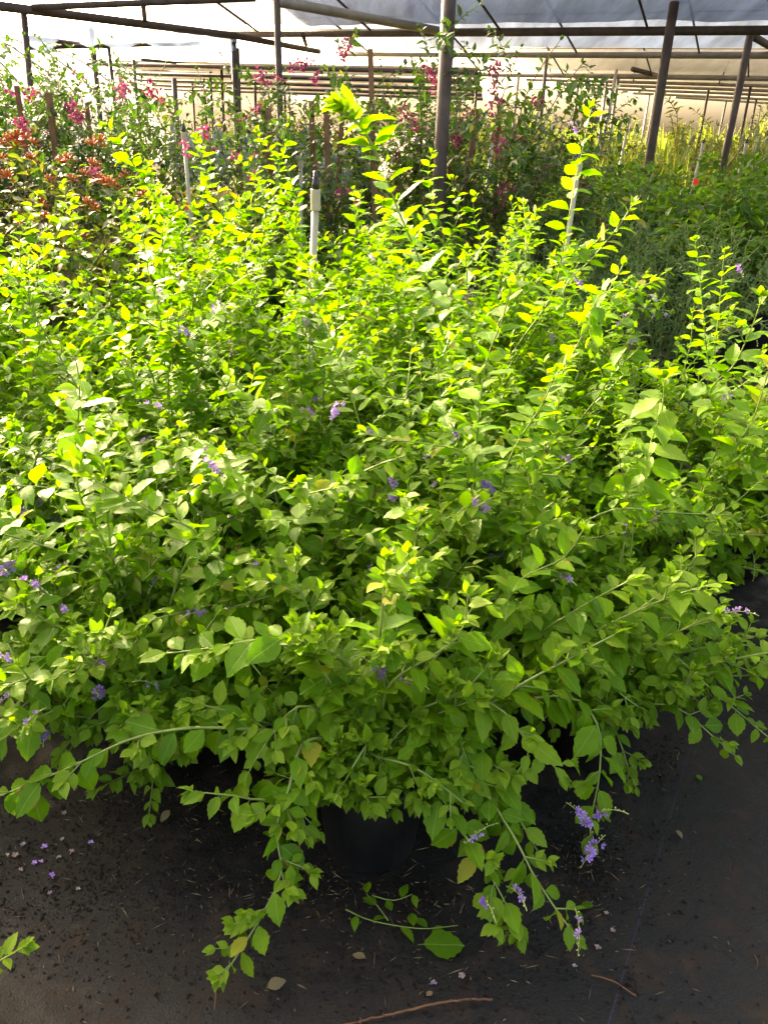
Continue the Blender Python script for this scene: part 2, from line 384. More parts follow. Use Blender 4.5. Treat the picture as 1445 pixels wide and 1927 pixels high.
def joined_leaves(name, leaves, T, mats, parent, rng, squash=1.0):
    if not leaves: return None
    VV = []; UVV = []; LV = []; LS = []; MI = []; RN = []; off = 0
    for k in range(len(T)):
        sel = [l for l in leaves if l.k == k]
        if not sel: continue
        V, Fc, UV = T[k]; nv = len(V)
        A = np.empty((len(sel), 3, 3)); P = np.empty((len(sel), 3))
        for i, l in enumerate(sel):
            x, y, z = basis(l)
            A[i] = (np.array((x, y, z)) * l.L); P[i] = l.p
        W = np.einsum('vj,ijk->ivk', V, A) + P[:, None, :]
        VV.append(W.reshape(-1, 3)); UVV.append(np.tile(UV, (len(sel), 1)))
        RN.append(np.repeat(rng.random(len(sel)), nv))
        sizes = np.array([len(f) for f in Fc], dtype=np.int32); flat = np.concatenate([np.array(f, dtype=np.int32) for f in Fc])
        LV.append((flat[None, :] + (off + np.arange(len(sel)) * nv)[:, None]).ravel()); LS.append(np.tile(sizes, len(sel)))
        MI.append(np.repeat(np.array([1 if l.y else 0 for l in sel], dtype=np.int32), len(Fc)))
        off += nv * len(sel)
    VV = np.concatenate(VV); UVV = np.concatenate(UVV); LV = np.concatenate(LV).astype(np.int32); LS = np.concatenate(LS); MI = np.concatenate(MI); RN = np.concatenate(RN)
    me = bpy.data.meshes.new(name)
    me.vertices.add(len(VV)); me.vertices.foreach_set('co', VV.astype(np.float32).ravel())
    me.loops.add(len(LV)); me.loops.foreach_set('vertex_index', LV)
    me.polygons.add(len(LS)); st = np.concatenate([[0], np.cumsum(LS)[:-1]]).astype(np.int32)
    me.polygons.foreach_set('loop_start', st)
    for mt in mats: me.materials.append(mt)
    if len(mats) > 1: me.polygons.foreach_set('material_index', MI)
    me.polygons.foreach_set('use_smooth', np.ones(len(LS), dtype=bool))
    uvl = me.uv_layers.new(name='UVMap'); uvl.data.foreach_set('uv', UVV[LV].astype(np.float32).ravel())
    a = me.attributes.new('rnd', 'FLOAT', 'POINT'); a.data.foreach_set('value', RN.astype(np.float32))
    me.update(calc_edges=True); me.validate()
    o = link(name, me, parent); o['kind'] = 'stuff'
    return o

# ------------------------------------------------------------------ stem growth
UPV = Vector((0, 0, 1))
def rv(rg, s=1.0): return Vector((rg.uniform(-s, s), rg.uniform(-s, s), rg.uniform(-s, s)))
def walk(rg, p, d, length, step=0.03, grav=0.0, wob=0.06):
    pts = [p.copy()]; d = d.normalized(); n = max(2, int(length / step))
    for i in range(n):
        d = (d + Vector((0, 0, -grav * step)) + rv(rg, wob)).normalized()
        p = p + d * step
        if p.z < 0.04: p.z = 0.04; d.z = max(d.z, 0)
        pts.append(p.copy())
    return pts
def spline(ctrl, step=0.025):
    P = [ctrl[0] + (ctrl[0] - ctrl[1]) * 0.5] + list(ctrl) + [ctrl[-1] + (ctrl[-1] - ctrl[-2]) * 0.5]
    out_ = []
    for i in range(1, len(P) - 2):
        a, b, c, d = P[i - 1], P[i], P[i + 1], P[i + 2]
        n = max(2, int((c - b).length / step))
        for k in range(n):
            t = k / n
            out_.append(0.5 * ((2 * b) + (c - a) * t + (2 * a - 5 * b + 4 * c - d) * t * t + (3 * b - a - 3 * c + d) * t ** 3))
    out_.append(ctrl[-1].copy()); return out_

def leaves_on(rg, pts, out_, b, Lmax, start=0.15, every=1, hang=0.0, flat=0.5, tip_young=4, lift=0.0, keep=1.0, nk=6, sb=0.0, cb=0.0, opp=True, small=0.55):
    n = len(pts); ph = rg.uniform(0, 6.28)
    for i in range(1, n):
        if i / n < start or (i % every): continue
        p = pts[i]; t = (pts[i] - pts[i - 1]).normalized()
        a = t.orthogonal().normalized(); bb = t.cross(a)
        from_tip = (n - 1 - i) / every
        sz = min(1.0, small + (1 - small) * from_tip / 4.0)
        ph += math.pi / 2 + rg.uniform(-0.35, 0.35)
        for s in ((0, 1) if opp else (0,)):
            if rg.random() > keep: continue
            an = ph + s * math.pi
            side = a * math.cos(an) + bb * math.sin(an)
            side.z *= flat
            if side.length < 0.15: side = a * math.cos(an + 1) + bb * math.sin(an + 1)
            side.normalize()
            fwd = 0.45 + rg.uniform(-0.1, 0.3) + (0.6 if from_tip < 2 else 0)
            d = side + t * fwd + UPV * lift + Vector((0, 0, -hang)) + rv(rg, 0.22)
            d.normalize()
            nn = UPV * (1.0 - 0.8 * min(1, hang)) + t * 0.25 + rv(rg, 0.5) + to_sun * (sb * rg.uniform(0, 1.8)) + (CAM - p).normalized() * (cb * rg.random())
            if hang > 0.4: nn += (CAM - p).normalized() * hang
            yng = from_tip < tip_young * (0.6 + 0.6 * rg.random())
            out_.append(Leaf(p.copy(), d, nn, Lmax * sz * rg.uniform(0.6, 1.15), rg.randrange(nk), yng, b))
    # terminal bud leaves
    t = (pts[-1] - pts[-2]).normalized()
    for q in range(4):
        d = (t + rv(rg, 0.45)).normalized()
        out_.append(Leaf(pts[-1].copy(), d, UPV + rv(rg, 0.6), Lmax * rg.uniform(0.3, 0.5), rg.randrange(nk), True, b))

# ------------------------------------------------------------------ the setting
def sheet(name, x0, x1, y0, y1, z, m, nx=1, ny=1, fz=None):
    vs_ = []; fs_ = []
    for j in range(ny + 1):
        for i in range(nx + 1):
            x = x0 + (x1 - x0) * i / nx; y = y0 + (y1 - y0) * j / ny
            vs_.append((x, y, z + (fz(x, y) if fz else 0)))
    for j in range(ny):
        for i in range(nx):
            a = j * (nx + 1) + i; fs_.append((a, a + 1, a + nx + 2, a + nx + 1))
    return MB().add(vs_, fs_).build(name, m)
tag(sheet('ground', -600, 600, -60, 900, -0.02, M['dirt']), kind='structure')
def mat_z(x, y): return 0.006 * mnoise.noise(Vector((x * 1.6, y * 1.6, 0))) + 0.003 * mnoise.noise(Vector((x * 6, y * 6, 3)))
tag(sheet('weed_mat', -9, 13, -2, 12.5, 0.0, M['mat'], 160, 120, lambda x, y: mat_z(x, y) if y < 7 else 0), kind='structure')
hm = MB(); vs_ = []; fs_ = []
for j in range(14):
    for i in range(70):
        x = -150 + 300 * i / 69; y = 95 + 60 * j / 13
        px = project(Vector((x, y, 2)))[0]
        hgt = 8.5 * math.exp(-((px - 380) / 190) ** 2) 
        vs_.append((x, y, -0.3 + hgt * min(1, j / 7) * (1 + 0.5 * mnoise.noise(Vector((x * 0.06, y * 0.06, 0)))) + 0.5 * mnoise.noise(Vector((x * 0.3, y * 0.3, 1)))))
for j in range(13):
    for i in range(69):
        a = j * 70 + i; fs_.append((a, a + 1, a + 71, a + 70))
tag(hm.add(vs_, fs_).build('hill', M['hill']), kind='structure')

# ------------------------------------------------------------------ shade house
house = empty('shade_house', (0, 12, 0), 'brown steel pipe shade house with clear plastic roof sheets over the nursery', 'shade house')
house_inv = Matrix.Translation((0, -12, 0))
def hp(p): return Vector(p) - Vector((0, 12, 0))
def pipe(name, a, b, r, m='steel', rb=None, sides=10):
    return MB().tube([hp(a), hp(a + (b - a) * 0.5), hp(b)], r, rb, sides).build(name, M[m], house)
def post(px0, py0, px1, py1, Y, r, m='steel'):
    a = at_y(px0, py0, Y); b = at_y(px1, py1, Y)
    b2 = b + (b - a) * ((b.z + 0.05) / (a.z - b.z)); b2.y = Y
    return pipe('post', a, b2, r, m)
post(848, -60, 827, 330, 5.55, 0.044)
post(1274, -30, 1221, 300, 10.8, 0.056)
post(1412, 60, 1366, 280, 12.7, 0.052)
post(521, -8, 527, 200, 9.2, 0.034)
post(439, 64, 446, 250, 12.4, 0.040)
post(447, 90, 452, 250, 13.4, 0.030)
post(44, 14, 57, 150, 9.6, 0.034)
post(172, 48, 182, 150, 11.5, 0.032)
post(205, 88, 212, 150, 13.0, 0.026)
post(1029, 104, 1016, 235, 16.4, 0.034)
post(1160, 130, 1138, 245, 17.5, 0.030, 'galv')
post(976, 140, 968, 215, 20.0, 0.030, 'galv')
Z0 = 2.8
def zp(px, py, z=Z0): return at_z(px, py, z)
# long girders running back to the right
def seg(px0, py0, Y0, px1, py1, Y1, r, name='girder', m='steel'):
    return pipe(name, at_y(px0, py0, Y0), at_y(px1, py1, Y1), r, m)
seg(521, 2, 9.2, 836, 60, 12.6, 0.05, m='galv')
seg(-20, 9, 9.2, 440, 67, 12.4, 0.045)
seg(440, 67, 12.4, 600, 97, 15.2, 0.04)
seg(50, 72, 10.4, 205, 88, 13.0, 0.030)
seg(55, 90, 11.0, 375, 82, 13.5, 0.026, 'rail')
seg(60, 14, 9.6, 480, -3, 10.6, 0.034, 'rail')
seg(1412, 66, 12.7, 1470, 100, 14.5, 0.05)
seg(1190, 130, 17.8, 1240, 143, 20.3, 0.045)
seg(268, -8, 10.2, 273, 38, 11.0, 0.03, 'brace')
seg(570, 66, 12.6, 576, 84, 14.6, 0.03, 'brace')
# beams: first one from the photograph, the others parallel behind it
B1a = zp(425, 64); B1b = zp(1445, 57)
bd = (B1b - B1a); bdir = Vector((bd.x, bd.y, 0)).normalized()
bperp = Vector((-bdir.y, bdir.x, 0))
if bperp.y < 0: bperp = -bperp
ROWS = [((425, 64), (1445, 57)), ((640, 101), (1445, 104)), ((860, 139), (1445, 148)), ((990, 149), (1445, 162)), ((1050, 157), (1445, 171)),
        ((1100, 165), (1445, 179)), ((1190, 175), (1445, 187)), ((1270, 183), (1445, 194))]
rg = random.Random(5)
def film(name, A, B, C, D, m, nu, nv_, sag=0.05, seed=0, amp=0.03):
    """A-B lower edge, D-C upper edge"""
    vs_ = []; fs_ = []; uvs = []
    for j in range(nv_ + 1):
        for i in range(nu + 1):
            u_, v_ = i / nu, j / nv_
            p = (A * (1 - u_) + B * u_) * (1 - v_) + (D * (1 - u_) + C * u_) * v_
            p = p.copy(); p.z += -sag * 4 * v_ * (1 - v_) + amp * mnoise.noise(Vector((p.x * 1.2 + seed, p.y * 1.2, 0))) + amp * 0.5 * mnoise.noise(Vector((p.x * 4 + seed, p.y * 1.5, 5)))
            vs_.append(hp(p)); uvs.append((p.x * 0.5, p.y * 0.5))
    for j in range(nv_):
        for i in range(nu):
            a = j * (nu + 1) + i; fs_.append((a, a + 1, a + nu + 2, a + nu + 1))
    o = MB().add(vs_, fs_).build(name, m, house)
    ul = o.data.uv_layers.new(name='UVMap')
    for l in o.data.loops: ul.data[l.index].uv = uvs[l.vertex_index]
    return o
for k, (pa, pb) in enumerate(ROWS):
    a = zp(*pa); b = zp(*pb); bdir = (b - a).normalized(); b = b + bdir * (4.0 + k)
    bperp = Vector((-bdir.y, bdir.x, 0))
    pipe('beam', a, b, 0.052 if k < 3 else 0.038, 'steel' if k == 0 else 'galv')
    lowA = a + Vector((0, 0, 0.10)); lowB = b + Vector((0, 0, 0.10))
    rise = 0.95 if k else 1.15
    back = -bperp * (3.6 if k else 4.2)
    film('roof_film', lowA, lowB, lowB + back + Vector((0, 0, rise)), lowA + back + Vector((0, 0, rise)) - bdir * (0.3 if k == 0 else 0), M['film'] if k < 2 else M['film_far'], 60, 10, 0.10, k * 7.0)
    # rafters
    Lb = (b - a).length; n = int(Lb / 1.9)
    if k < 4:
        for i in range(n + 1):
            q = a + bdir * (0.6 + i * 1.9)
            if (q - a).length > Lb: break
            pipe('rafter', q + Vector((0, 0, 0.02)), q + back + Vector((0, 0, rise - 0.06)), 0.016, 'steel', sides=6)
    if k in (0, 1, 2):
        q = a + back * 0.45 + Vector((0, 0, rise * 0.45 - 0.05)); q2 = b + back * 0.45 + Vector((0, 0, rise * 0.45 - 0.05))
        pipe('wire', q, q2, 0.006, 'steel', sides=5)
    if k >= 2:
        for i in range(int(Lb / 3.2) + 1):
            q = a + bdir * (0.5 + i * 3.2 + (k % 2) * 1.4)
            pipe('post', q, Vector((q.x + rg.uniform(-.05, .05), q.y, -0.05)), 0.032, 'steel' if (i + k) % 3 else 'galv', sides=8)
# crumpled film hanging below the left girder
ga, gb = at_y(50, 30, 9.9), at_y(445, 74, 12.4)
vs_ = []; fs_ = []; nu = 60
for i in range(nu + 1):
    u_ = i / nu; p = ga * (1 - u_) + gb * u_
    dep = (0.34 - 0.16 * u_) * (0.75 + 0.5 * mnoise.noise(Vector((u_ * 9, 0, 0))))
    for j in range(7):
        v_ = j / 6
        q = p + Vector((0, 0, -dep * v_)); q.y += 0.12 * mnoise.noise(Vector((u_ * 14, v_ * 2.5, 2))) + 0.05 * math.sin(v_ * 5); q.x += 0.05 * mnoise.noise(Vector((u_ * 30, v_ * 3, 7)))
        vs_.append(hp(q))
for i in range(nu):
    for j in range(6):
        a = i * 7 + j; fs_.append((a, a + 1, a + 8, a + 7))
MB().add(vs_, fs_).build('hanging_film', M['film'], house)
# far low ceiling on the left
cA, cB = zp(165, 112, 2.75), zp(720, 124, 2.75)
nrm_ = Vector((0.1, 1, 0)).normalized(); bdir = (cB - cA).normalized()
for k in range(5):
    o_ = nrm_ * (k * 3.6)
    a, b = cA + o_ * 1.0 - bdir * 1.0 * k, cB + o_ + bdir * 2.0
    film('shade_ceiling', a, b, b + nrm_ * 3.3, a + nrm_ * 3.3, M['ceiling'], 30, 6, 0.06, 60 + k, 0.02)
    pipe('beam', a + Vector((0, 0, -0.08)), b + Vector((0, 0, -0.08)), 0.045)
for px, py, Y in ((252, 112, 18), (417, 126, 21.5), (396, 133, 24), (384, 141, 27), (362, 147, 30), (328, 147, 17.5), (480, 150, 23), (536, 150, 25)):
    a = at_y(px, py, Y); pipe('post', a, Vector((a.x, a.y, -0.05)), 0.034 if px != 328 else 0.05, 'steel', sides=8)
    if px in (417, 396, 384, 362): seg(px, py, Y, px - 150, py - 14, Y - 2.2, 0.03, 'rail')

# white plastic tunnel at the far left
tn = empty('poly_tunnel', tuple(at_y(-330, 200, 22).xy) + (0,), 'white plastic covered tunnel house beyond the shade house posts', 'greenhouse')
vs_ = []; fs_ = []
for i in range(13):
    a = math.pi * i / 12
    for j in range(6): vs_.append((4.6 * math.cos(a), j * 3.0, 3.9 * math.sin(a)))
for i in range(12):
    for j in range(5):
        q = i * 6 + j; fs_.append((q, q + 1, q + 7, q + 6))
MB().add(vs_, fs_).build('cover', M['film_white'], tn)
for j in range(6):
    MB().tube([Vector((4.64 * math.cos(math.pi * i / 12), j * 3.0, 3.94 * math.sin(math.pi * i / 12))) for i in range(13)], 0.03).build('hoop', M['galv'], tn)

# ------------------------------------------------------------------ pots
def pot_meshes(rt_, rb_, h, seg_=28):
    t = 0.006
    m = MB().lathe([(0.001, 0.004), (rb_ * 0.9, 0.004), (rb_, 0.012), (rb_ + (rt_ - rb_) * 0.8, h * 0.84), (rt_ * 0.985, h * 0.86), (rt_, h * 0.88), (rt_ + 0.006, h * 0.97), (rt_ + 0.007, h * 0.99), (rt_ + 0.004, h), (rt_ - t, h), (rt_ - t - 0.003, h * 0.85)], seg_)
    pm = m.mesh('pot', [M['pot']])
    vs_ = [(0, 0, h * 0.90)]; fs_ = []
    rgp = random.Random(3)
    for r_i in (0.5, 0.97):
        for k in range(16):
            a = 2 * math.pi * k / 16; vs_.append(((rt_ - t) * r_i * math.cos(a), (rt_ - t) * r_i * math.sin(a), h * 0.88 + rgp.uniform(-0.006, 0.008)))
    for k in range(16):
        k2 = (k + 1) % 16; fs_.append((0, 1 + k, 1 + k2)); fs_.append((1 + k, 17 + k, 17 + k2, 1 + k2))
    sm = MB().add(vs_, fs_).mesh('soil', [M['soil']])
    return pm, sm
POT5 = pot_meshes(0.140, 0.112, 0.275)
POT15 = pot_meshes(0.205, 0.170, 0.40)

# ------------------------------------------------------------------ lime shrubs
class Shrub:
    def __init__(s, x, y, H, n, seed, Lmax=None, front=1.0, label=None, group=None, grav=1.0, branch=10):
        n = int(n * (1.5 if y < 2 else 1.75)) if n > 8 else n
        s.x, s.y, s.H, s.n, s.Lmax, s.front, s.label, s.group = x, y, H, n, Lmax or max(0.067, 0.080 - 0.011 * max(0, y - 1.45)), front, label, group
        s.rg = random.Random(seed); s.leaves = []; s.br = []; s.lat = []; s.fl = []
        rg = s.rg; s.base = Vector((x, y, 0.245))
        for i in range(n):
            az = i * 2.39996 + rg.uniform(-0.3, 0.3)
            q = (i + 0.5) / n
            el = R(82 - (60 if y < 2.7 else 46) * math.sqrt(q) + rg.uniform(-8, 8))
            d = Vector((math.cos(az) * math.cos(el), math.sin(az) * math.cos(el), math.sin(el)))
            L = H * rg.uniform(0.8, 1.2) * (1.0 - 0.12 * q)
            if d.y < 0: L *= 1 - (1 - front) * min(1, -d.y / 0.5)
            p = s.base + Vector((rg.uniform(-0.05, 0.05), rg.uniform(-0.05, 0.05), 0))
            pts = walk(rg, p, d, L, 0.03, (0.55 + 0.9 * q) * grav, 0.055)
            s.add_branch(pts, 0.0045 + 0.002 * rg.random(), laterals=branch, latlen=min(0.30, 0.33 * L))
    def add_branch(s, pts, r, laterals=6, latlen=0.2, Lmax=None, hang=0.0, start=0.22, flat=0.5, keep=0.92, every=1, lift=0.05, small=0.5, tip_young=2.6):
        rg = s.rg; b = len(s.br); sb = min(1.0, max(0.0, (s.y - 1.7) * 0.75)); cb = 0.5 - 0.4 * sb; laterals = int(laterals * 2.2 + 1.5) if s.y < 1.9 and Lmax else laterals; Lm = Lmax * (1.3 if s.y < 1.9 else 1.02) if Lmax else s.Lmax
        mb = MB().tube(pts, r, r * 0.3, 5 if s.y < 2.1 else 4, cap=False)
        leaves_on(rg, pts, s.leaves, b, Lm, start, every, hang, flat, tip_young, lift, keep, small=small, sb=sb, cb=cb)
        n = len(pts)
        for k in range(laterals):
            i = int(n * rg.uniform(0.18, 0.93)); i = max(1, min(n - 2, i))
            t = (pts[i + 1] - pts[i - 1]).normalized(); sd_ = rv(rg); sd_ -= t * sd_.dot(t)
            if sd_.length < 0.1: continue
            sd_.normalize(); d = sd_ * 0.85 + t * 0.6 + UPV * (0.35 - hang * 0.6)
            ln = latlen * rg.uniform(0.4, 1.1) * (1 - 0.5 * i / n)
            lp = walk(rg, pts[i].copy(), d, max(0.07, ln), 0.025, 1.2, 0.06)
            mb.tube(lp, r * 0.45, r * 0.2, 3, cap=False)
            leaves_on(rg, lp, s.leaves, b, Lm * 0.86, 0.12, 1, hang * 0.6, 0.6, 2, 0.03, keep, sb=sb, cb=cb)
            s.lat.append((b, lp[-1], (lp[-1] - lp[-2]).normalized()))
        s.br.append(mb)
    def hero(s, ctrl, r=0.005, root=True, **kw):
        P = [at_y(*c) for c in ctrl]
        if root:
            b = s.base + Vector((0, 0, 0.0)); P0 = P[0]
            midp = b * 0.45 + P0 * 0.55; midp.z = max(midp.z, 0.6 * P0.z + 0.4 * b.z) + 0.03
            P = [b, midp] + P
        pts = spline(P, 0.027)
        n_root = sum((P[i + 1] - P[i]).length for i in range(2)) if root else 0
        tot = sum((pts[i + 1] - pts[i]).length for i in range(len(pts) - 1))
        kw.setdefault('start', 0.55 * n_root / tot if root else 0.02)
        s.add_branch(pts, r, **kw)

G_BACK = 'lime shrubs massed behind the front pots'
shr = {}
def S(key, *a, **k): shr[key] = Shrub(*a, **k)
S('A', 0.0, 1.44, 0.56, 25, 1, front=0.34, label='lime shrub in the foremost black pot with branches trailing onto the mat')
S('B', -0.60, 1.74, 0.60, 23, 2, front=0.78, label='lime shrub in black pot beside the strewn fallen violet petals on the mat')
S('C', 0.64, 1.80, 0.54, 19, 3, front=0.70, label='lime shrub in black pot at the bare mat corner with wiry low side branches')
S('D', -0.18, 2.04, 0.72, 20, 4, front=0.95, label='lime shrub directly behind the foremost potted shrub with violet flower spikes')
S('DD', -0.45, 2.30, 0.95, 17, 24, label=None)
S('Z', -1.80, 2.40, 0.75, 15, 25, label=None)  # added out of view on the left to block sun patches on the mat
S('ZZ', -1.52, 1.78, 0.66, 14, 26, label=None)  # second unseen shrub, added to close the gap where sun reached the mat
S('E', 0.33, 2.22, 0.72, 17, 5, label='lime shrub with one thick straight upright stem and paired violet flower clusters')
S('F', -1.16, 2.20, 0.58, 16, 6, front=0.8, label='lime shrub hung with many violet flower spikes at the outer end of the block')
S('G', 0.98, 2.50, 0.60, 15, 7, label='lime shrub next to the open mat aisle with large pale leaf cluster on top')
S('H', -0.72, 2.50, 0.86, 17, 8, label=None)
S('I', -0.23, 2.57, 1.04, 17, 9, label='lime shrub with the tallest leafy shoot rising past the white sprinkler riser')
S('J', 0.48, 2.85, 0.96, 17, 10, label=None)
S('K', -1.42, 2.82, 0.86, 16, 11, label=None)
S('L', -0.92, 3.20, 1.06, 16, 12, label=None)
S('Mm', -0.30, 3.32, 1.08, 16, 13, label=None)
S('Nn', 0.36, 3.45, 1.06, 16, 14, label=None)
S('O', 1.02, 3.20, 0.78, 15, 15, label='lime shrub carrying two tall slender shoots above the grey green bushes')
S('Q', -0.80, 3.90, 1.22, 15, 17, label=None)
S('T', -0.20, 4.00, 1.18, 15, 18, label=None)
S('U', 0.45, 4.10, 1.08, 14, 19, label=None)
S('P', -1.95, 3.25, 0.92, 14, 20, label=None)
S('V', -1.30, 3.70, 1.20, 14, 16, label='lime shrub leaning its long bent shoot over the orange flowering bushes')
S('W', 1.50, 2.95, 0.55, 13, 21, label='lime shrub across the wet aisle gap with twin upright shoots and bare spikes')
S('X', 1.86, 2.50, 0.62, 13, 22, label='lime shrub at the aisle with broad glowing leaves on arching shoots')
S('Y', -0.98, 0.72, 0.22, 5, 23, front=0.5, branch=3, label='small lime shrub whose single sprig hangs over the bare mat')

h = lambda k, c, **kw: shr[k].hero(c, **kw)
# tall shoots at the top
h('I', [(905, 880, 2.55), (850, 690, 2.42), (800, 520, 2.32), (745, 385, 2.26), (700, 270, 2.22), (640, 200, 2.20)], Lmax=0.085, laterals=2, latlen=0.12, flat=0.35, small=0.6, r=0.0055)
h('I', [(712, 300, 2.225), (690, 255, 2.215), (668, 225, 2.21), (648, 205, 2.205)], root=False, Lmax=0.085, laterals=2, latlen=0.05, small=0.8, start=0.1)
h('Nn', [(1035, 560, 3.0), (1062, 450, 2.98), (1085, 330, 2.96), (1100, 262, 2.95), (1112, 205, 2.94)], Lmax=0.075, laterals=2, latlen=0.10, flat=0.25, start=0.5)
h('O', [(1060, 560, 2.9), (1115, 485, 2.88), (1160, 430, 2.86), (1188, 388, 2.85)], Lmax=0.075, laterals=2, latlen=0.1, flat=0.4)
h('V', [(345, 470, 3.6), (300, 385, 3.55), (255, 315, 3.5), (225, 262, 3.48), (200, 240, 3.46)], Lmax=0.075, laterals=9, latlen=0.22)
h('V', [(395, 330, 3.9), (372, 262, 3.9)], Lmax=0.06, laterals=2, latlen=0.08)
h('L', [(420, 430, 3.5), (395, 340, 3.5), (368, 260, 3.5)], Lmax=0.065, laterals=4, latlen=0.12)
h('Q', [(500, 420, 3.7), (480, 330, 3.7), (455, 305, 3.7)], Lmax=0.065, laterals=4, latlen=0.12)
h('Q', [(560, 430, 3.7), (548, 340, 3.7), (530, 300, 3.7)], Lmax=0.065, laterals=4, latlen=0.12)
h('T', [(820, 430, 3.8), (805, 345, 3.8), (812, 290, 3.8)], Lmax=0.07, laterals=6, latlen=0.12)
h('T', [(855, 430, 3.7), (850, 340, 3.7)], Lmax=0.07, laterals=4, latlen=0.1)
h('U', [(905, 470, 3.7), (890, 400, 3.7), (893, 370, 3.7)], Lmax=0.065, laterals=3, latlen=0.1)
h('U', [(980, 490, 3.7), (1000, 420, 3.7)], Lmax=0.065, laterals=3, latlen=0.1)
h('W', [(1335, 690, 3.0), (1322, 590, 2.98), (1316, 520, 2.97), (1308, 455, 2.96)], Lmax=0.066, laterals=1, latlen=0.08, flat=0.15)
h('W', [(1345, 690, 3.05), (1352, 590, 3.03), (1358, 520, 3.02), (1362, 475, 3.0)], Lmax=0.066, laterals=1, latlen=0.08, flat=0.15)
h('W', [(1290, 720, 2.9), (1300, 640, 2.9), (1302, 590, 2.9)], Lmax=0.055, laterals=1, latlen=0.08)
h('X', [(1340, 760, 2.5), (1385, 680, 2.45), (1420, 600, 2.42), (1432, 560, 2.4)], Lmax=0.085, laterals=3, latlen=0.15)
h('X', [(1390, 870, 2.3), (1420, 780, 2.25), (1460, 650, 2.2)], Lmax=0.085, laterals=3, latlen=0.15)
h('X', [(1330, 1000, 2.15), (1390, 940, 2.1), (1460, 880, 2.1)], Lmax=0.07, laterals=3, latlen=0.15)
h('P', [(90, 530, 3.1), (105, 450, 3.08), (135, 385, 3.05)], Lmax=0.075, laterals=2, latlen=0.1, flat=0.3)
h('P', [(20, 500, 3.2), (45, 430, 3.2), (72, 368, 3.2)], Lmax=0.07, laterals=3, latlen=0.1, flat=0.3)
h('H', [(310, 680, 2.55), (300, 590, 2.5), (282, 520, 2.48), (262, 400, 2.46)], Lmax=0.072, laterals=2, latlen=0.12, flat=0.3)
h('H', [(320, 690, 2.5), (380, 620, 2.45), (440, 560, 2.42)], Lmax=0.075, laterals=2, latlen=0.1)
h('H', [(280, 690, 2.45), (200, 620, 2.4), (130, 580, 2.4)], Lmax=0.07, laterals=2, latlen=0.1)
h('K', [(75, 640, 2.6), (55, 560, 2.6), (20, 510, 2.6)], Lmax=0.07, laterals=2, latlen=0.1)
h('B', [(150, 930, 1.75), (148, 800, 1.72), (150, 715, 1.70), (140, 668, 1.70)], Lmax=0.056, laterals=4, latlen=0.16)
h('E', [(888, 990, 1.95), (895, 860, 1.92), (903, 760, 1.90), (915, 680, 1.9), (945, 600, 1.9), (960, 545, 1.9)], Lmax=0.082, laterals=4, latlen=0.14, r=0.0062, flat=0.3)
h('D', [(705, 930, 2.1), (690, 850, 2.1), (660, 740, 2.1), (625, 640, 2.1), (600, 590, 2.1)], Lmax=0.066, laterals=4, latlen=0.14)
h('E', [(880, 860, 1.95), (800, 835, 1.9), (740, 828, 1.88), (690, 815, 1.87)], Lmax=0.068, laterals=1, latlen=0.1)
h('E', [(850, 800, 2.0), (790, 760, 1.97), (720, 745, 1.95)], Lmax=0.064, laterals=1, latlen=0.1)
h('D', [(640, 990, 1.95), (580, 930, 1.92), (520, 895, 1.9), (485, 868, 1.9)], Lmax=0.07, laterals=1, latlen=0.1, flat=0.25)
h('D', [(600, 1050, 1.85), (620, 980, 1.83), (638, 915, 1.82)], Lmax=0.06, laterals=0)
h('E', [(1010, 790, 2.05), (1035, 720, 2.0), (1070, 680, 2.0)], Lmax=0.075, laterals=2, latlen=0.1)
h('E', [(960, 860, 2.0), (1020, 760, 1.95), (1045, 700, 1.9)], Lmax=0.07, laterals=3, latlen=0.12)
h('G', [(1205, 900, 2.1), (1225, 830, 2.05), (1245, 770, 2.0), (1250, 715, 1.98)], Lmax=0.10, laterals=4, latlen=0.12, hang=0.5, tip_young=7)
h('G', [(1150, 560, 2.5), (1110, 590, 2.4), (1115, 650, 2.35)], Lmax=0.085, laterals=2, latlen=0.1, hang=0.4)
h('G', [(1180, 1100, 1.95), (1190, 980, 1.98), (1160, 850, 2.0)], Lmax=0.06, laterals=4, latlen=0.15)
h('G', [(1050, 1020, 1.9), (1150, 960, 1.9), (1260, 965, 1.9), (1380, 970, 1.9)], Lmax=0.06, laterals=3, latlen=0.1)
h('C', [(1120, 1190, 1.60), (1220, 1140, 1.57), (1300, 1110, 1.55), (1350, 1098, 1.54)], Lmax=0.066, laterals=3, latlen=0.12, flat=0.35)
h('C', [(1010, 1200, 1.62), (1080, 1150, 1.60), (1150, 1110, 1.58), (1190, 1090, 1.57)], Lmax=0.064, laterals=2, latlen=0.1, flat=0.35)
h('C', [(960, 1150, 1.62), (980, 1090, 1.60), (1060, 1050, 1.62), (1095, 1000, 1.62)], Lmax=0.064, laterals=3, latlen=0.1)
h('C', [(1180, 1320, 1.62), (1270, 1330, 1.58), (1340, 1385, 1.52), (1380, 1420, 1.50)], Lmax=0.046, laterals=4, latlen=0.14, hang=0.2)
h('C', [(1260, 1230, 1.68), (1330, 1290, 1.62), (1400, 1350, 1.57), (1460, 1400, 1.54)], Lmax=0.044, laterals=4, latlen=0.14, hang=0.2)
h('C', [(1240, 1250, 1.7), (1330, 1270, 1.68), (1460, 1270, 1.66)], Lmax=0.055, laterals=1, latlen=0.1)
h('C', [(1120, 1300, 1.62), (1160, 1380, 1.55), (1180, 1440, 1.50), (1195, 1480, 1.48)], Lmax=0.05, laterals=4, latlen=0.10, hang=0.5)
h('DD', [(575, 720, 2.42), (585, 620, 2.42), (600, 515, 2.42)], Lmax=0.07, laterals=9, latlen=0.2)
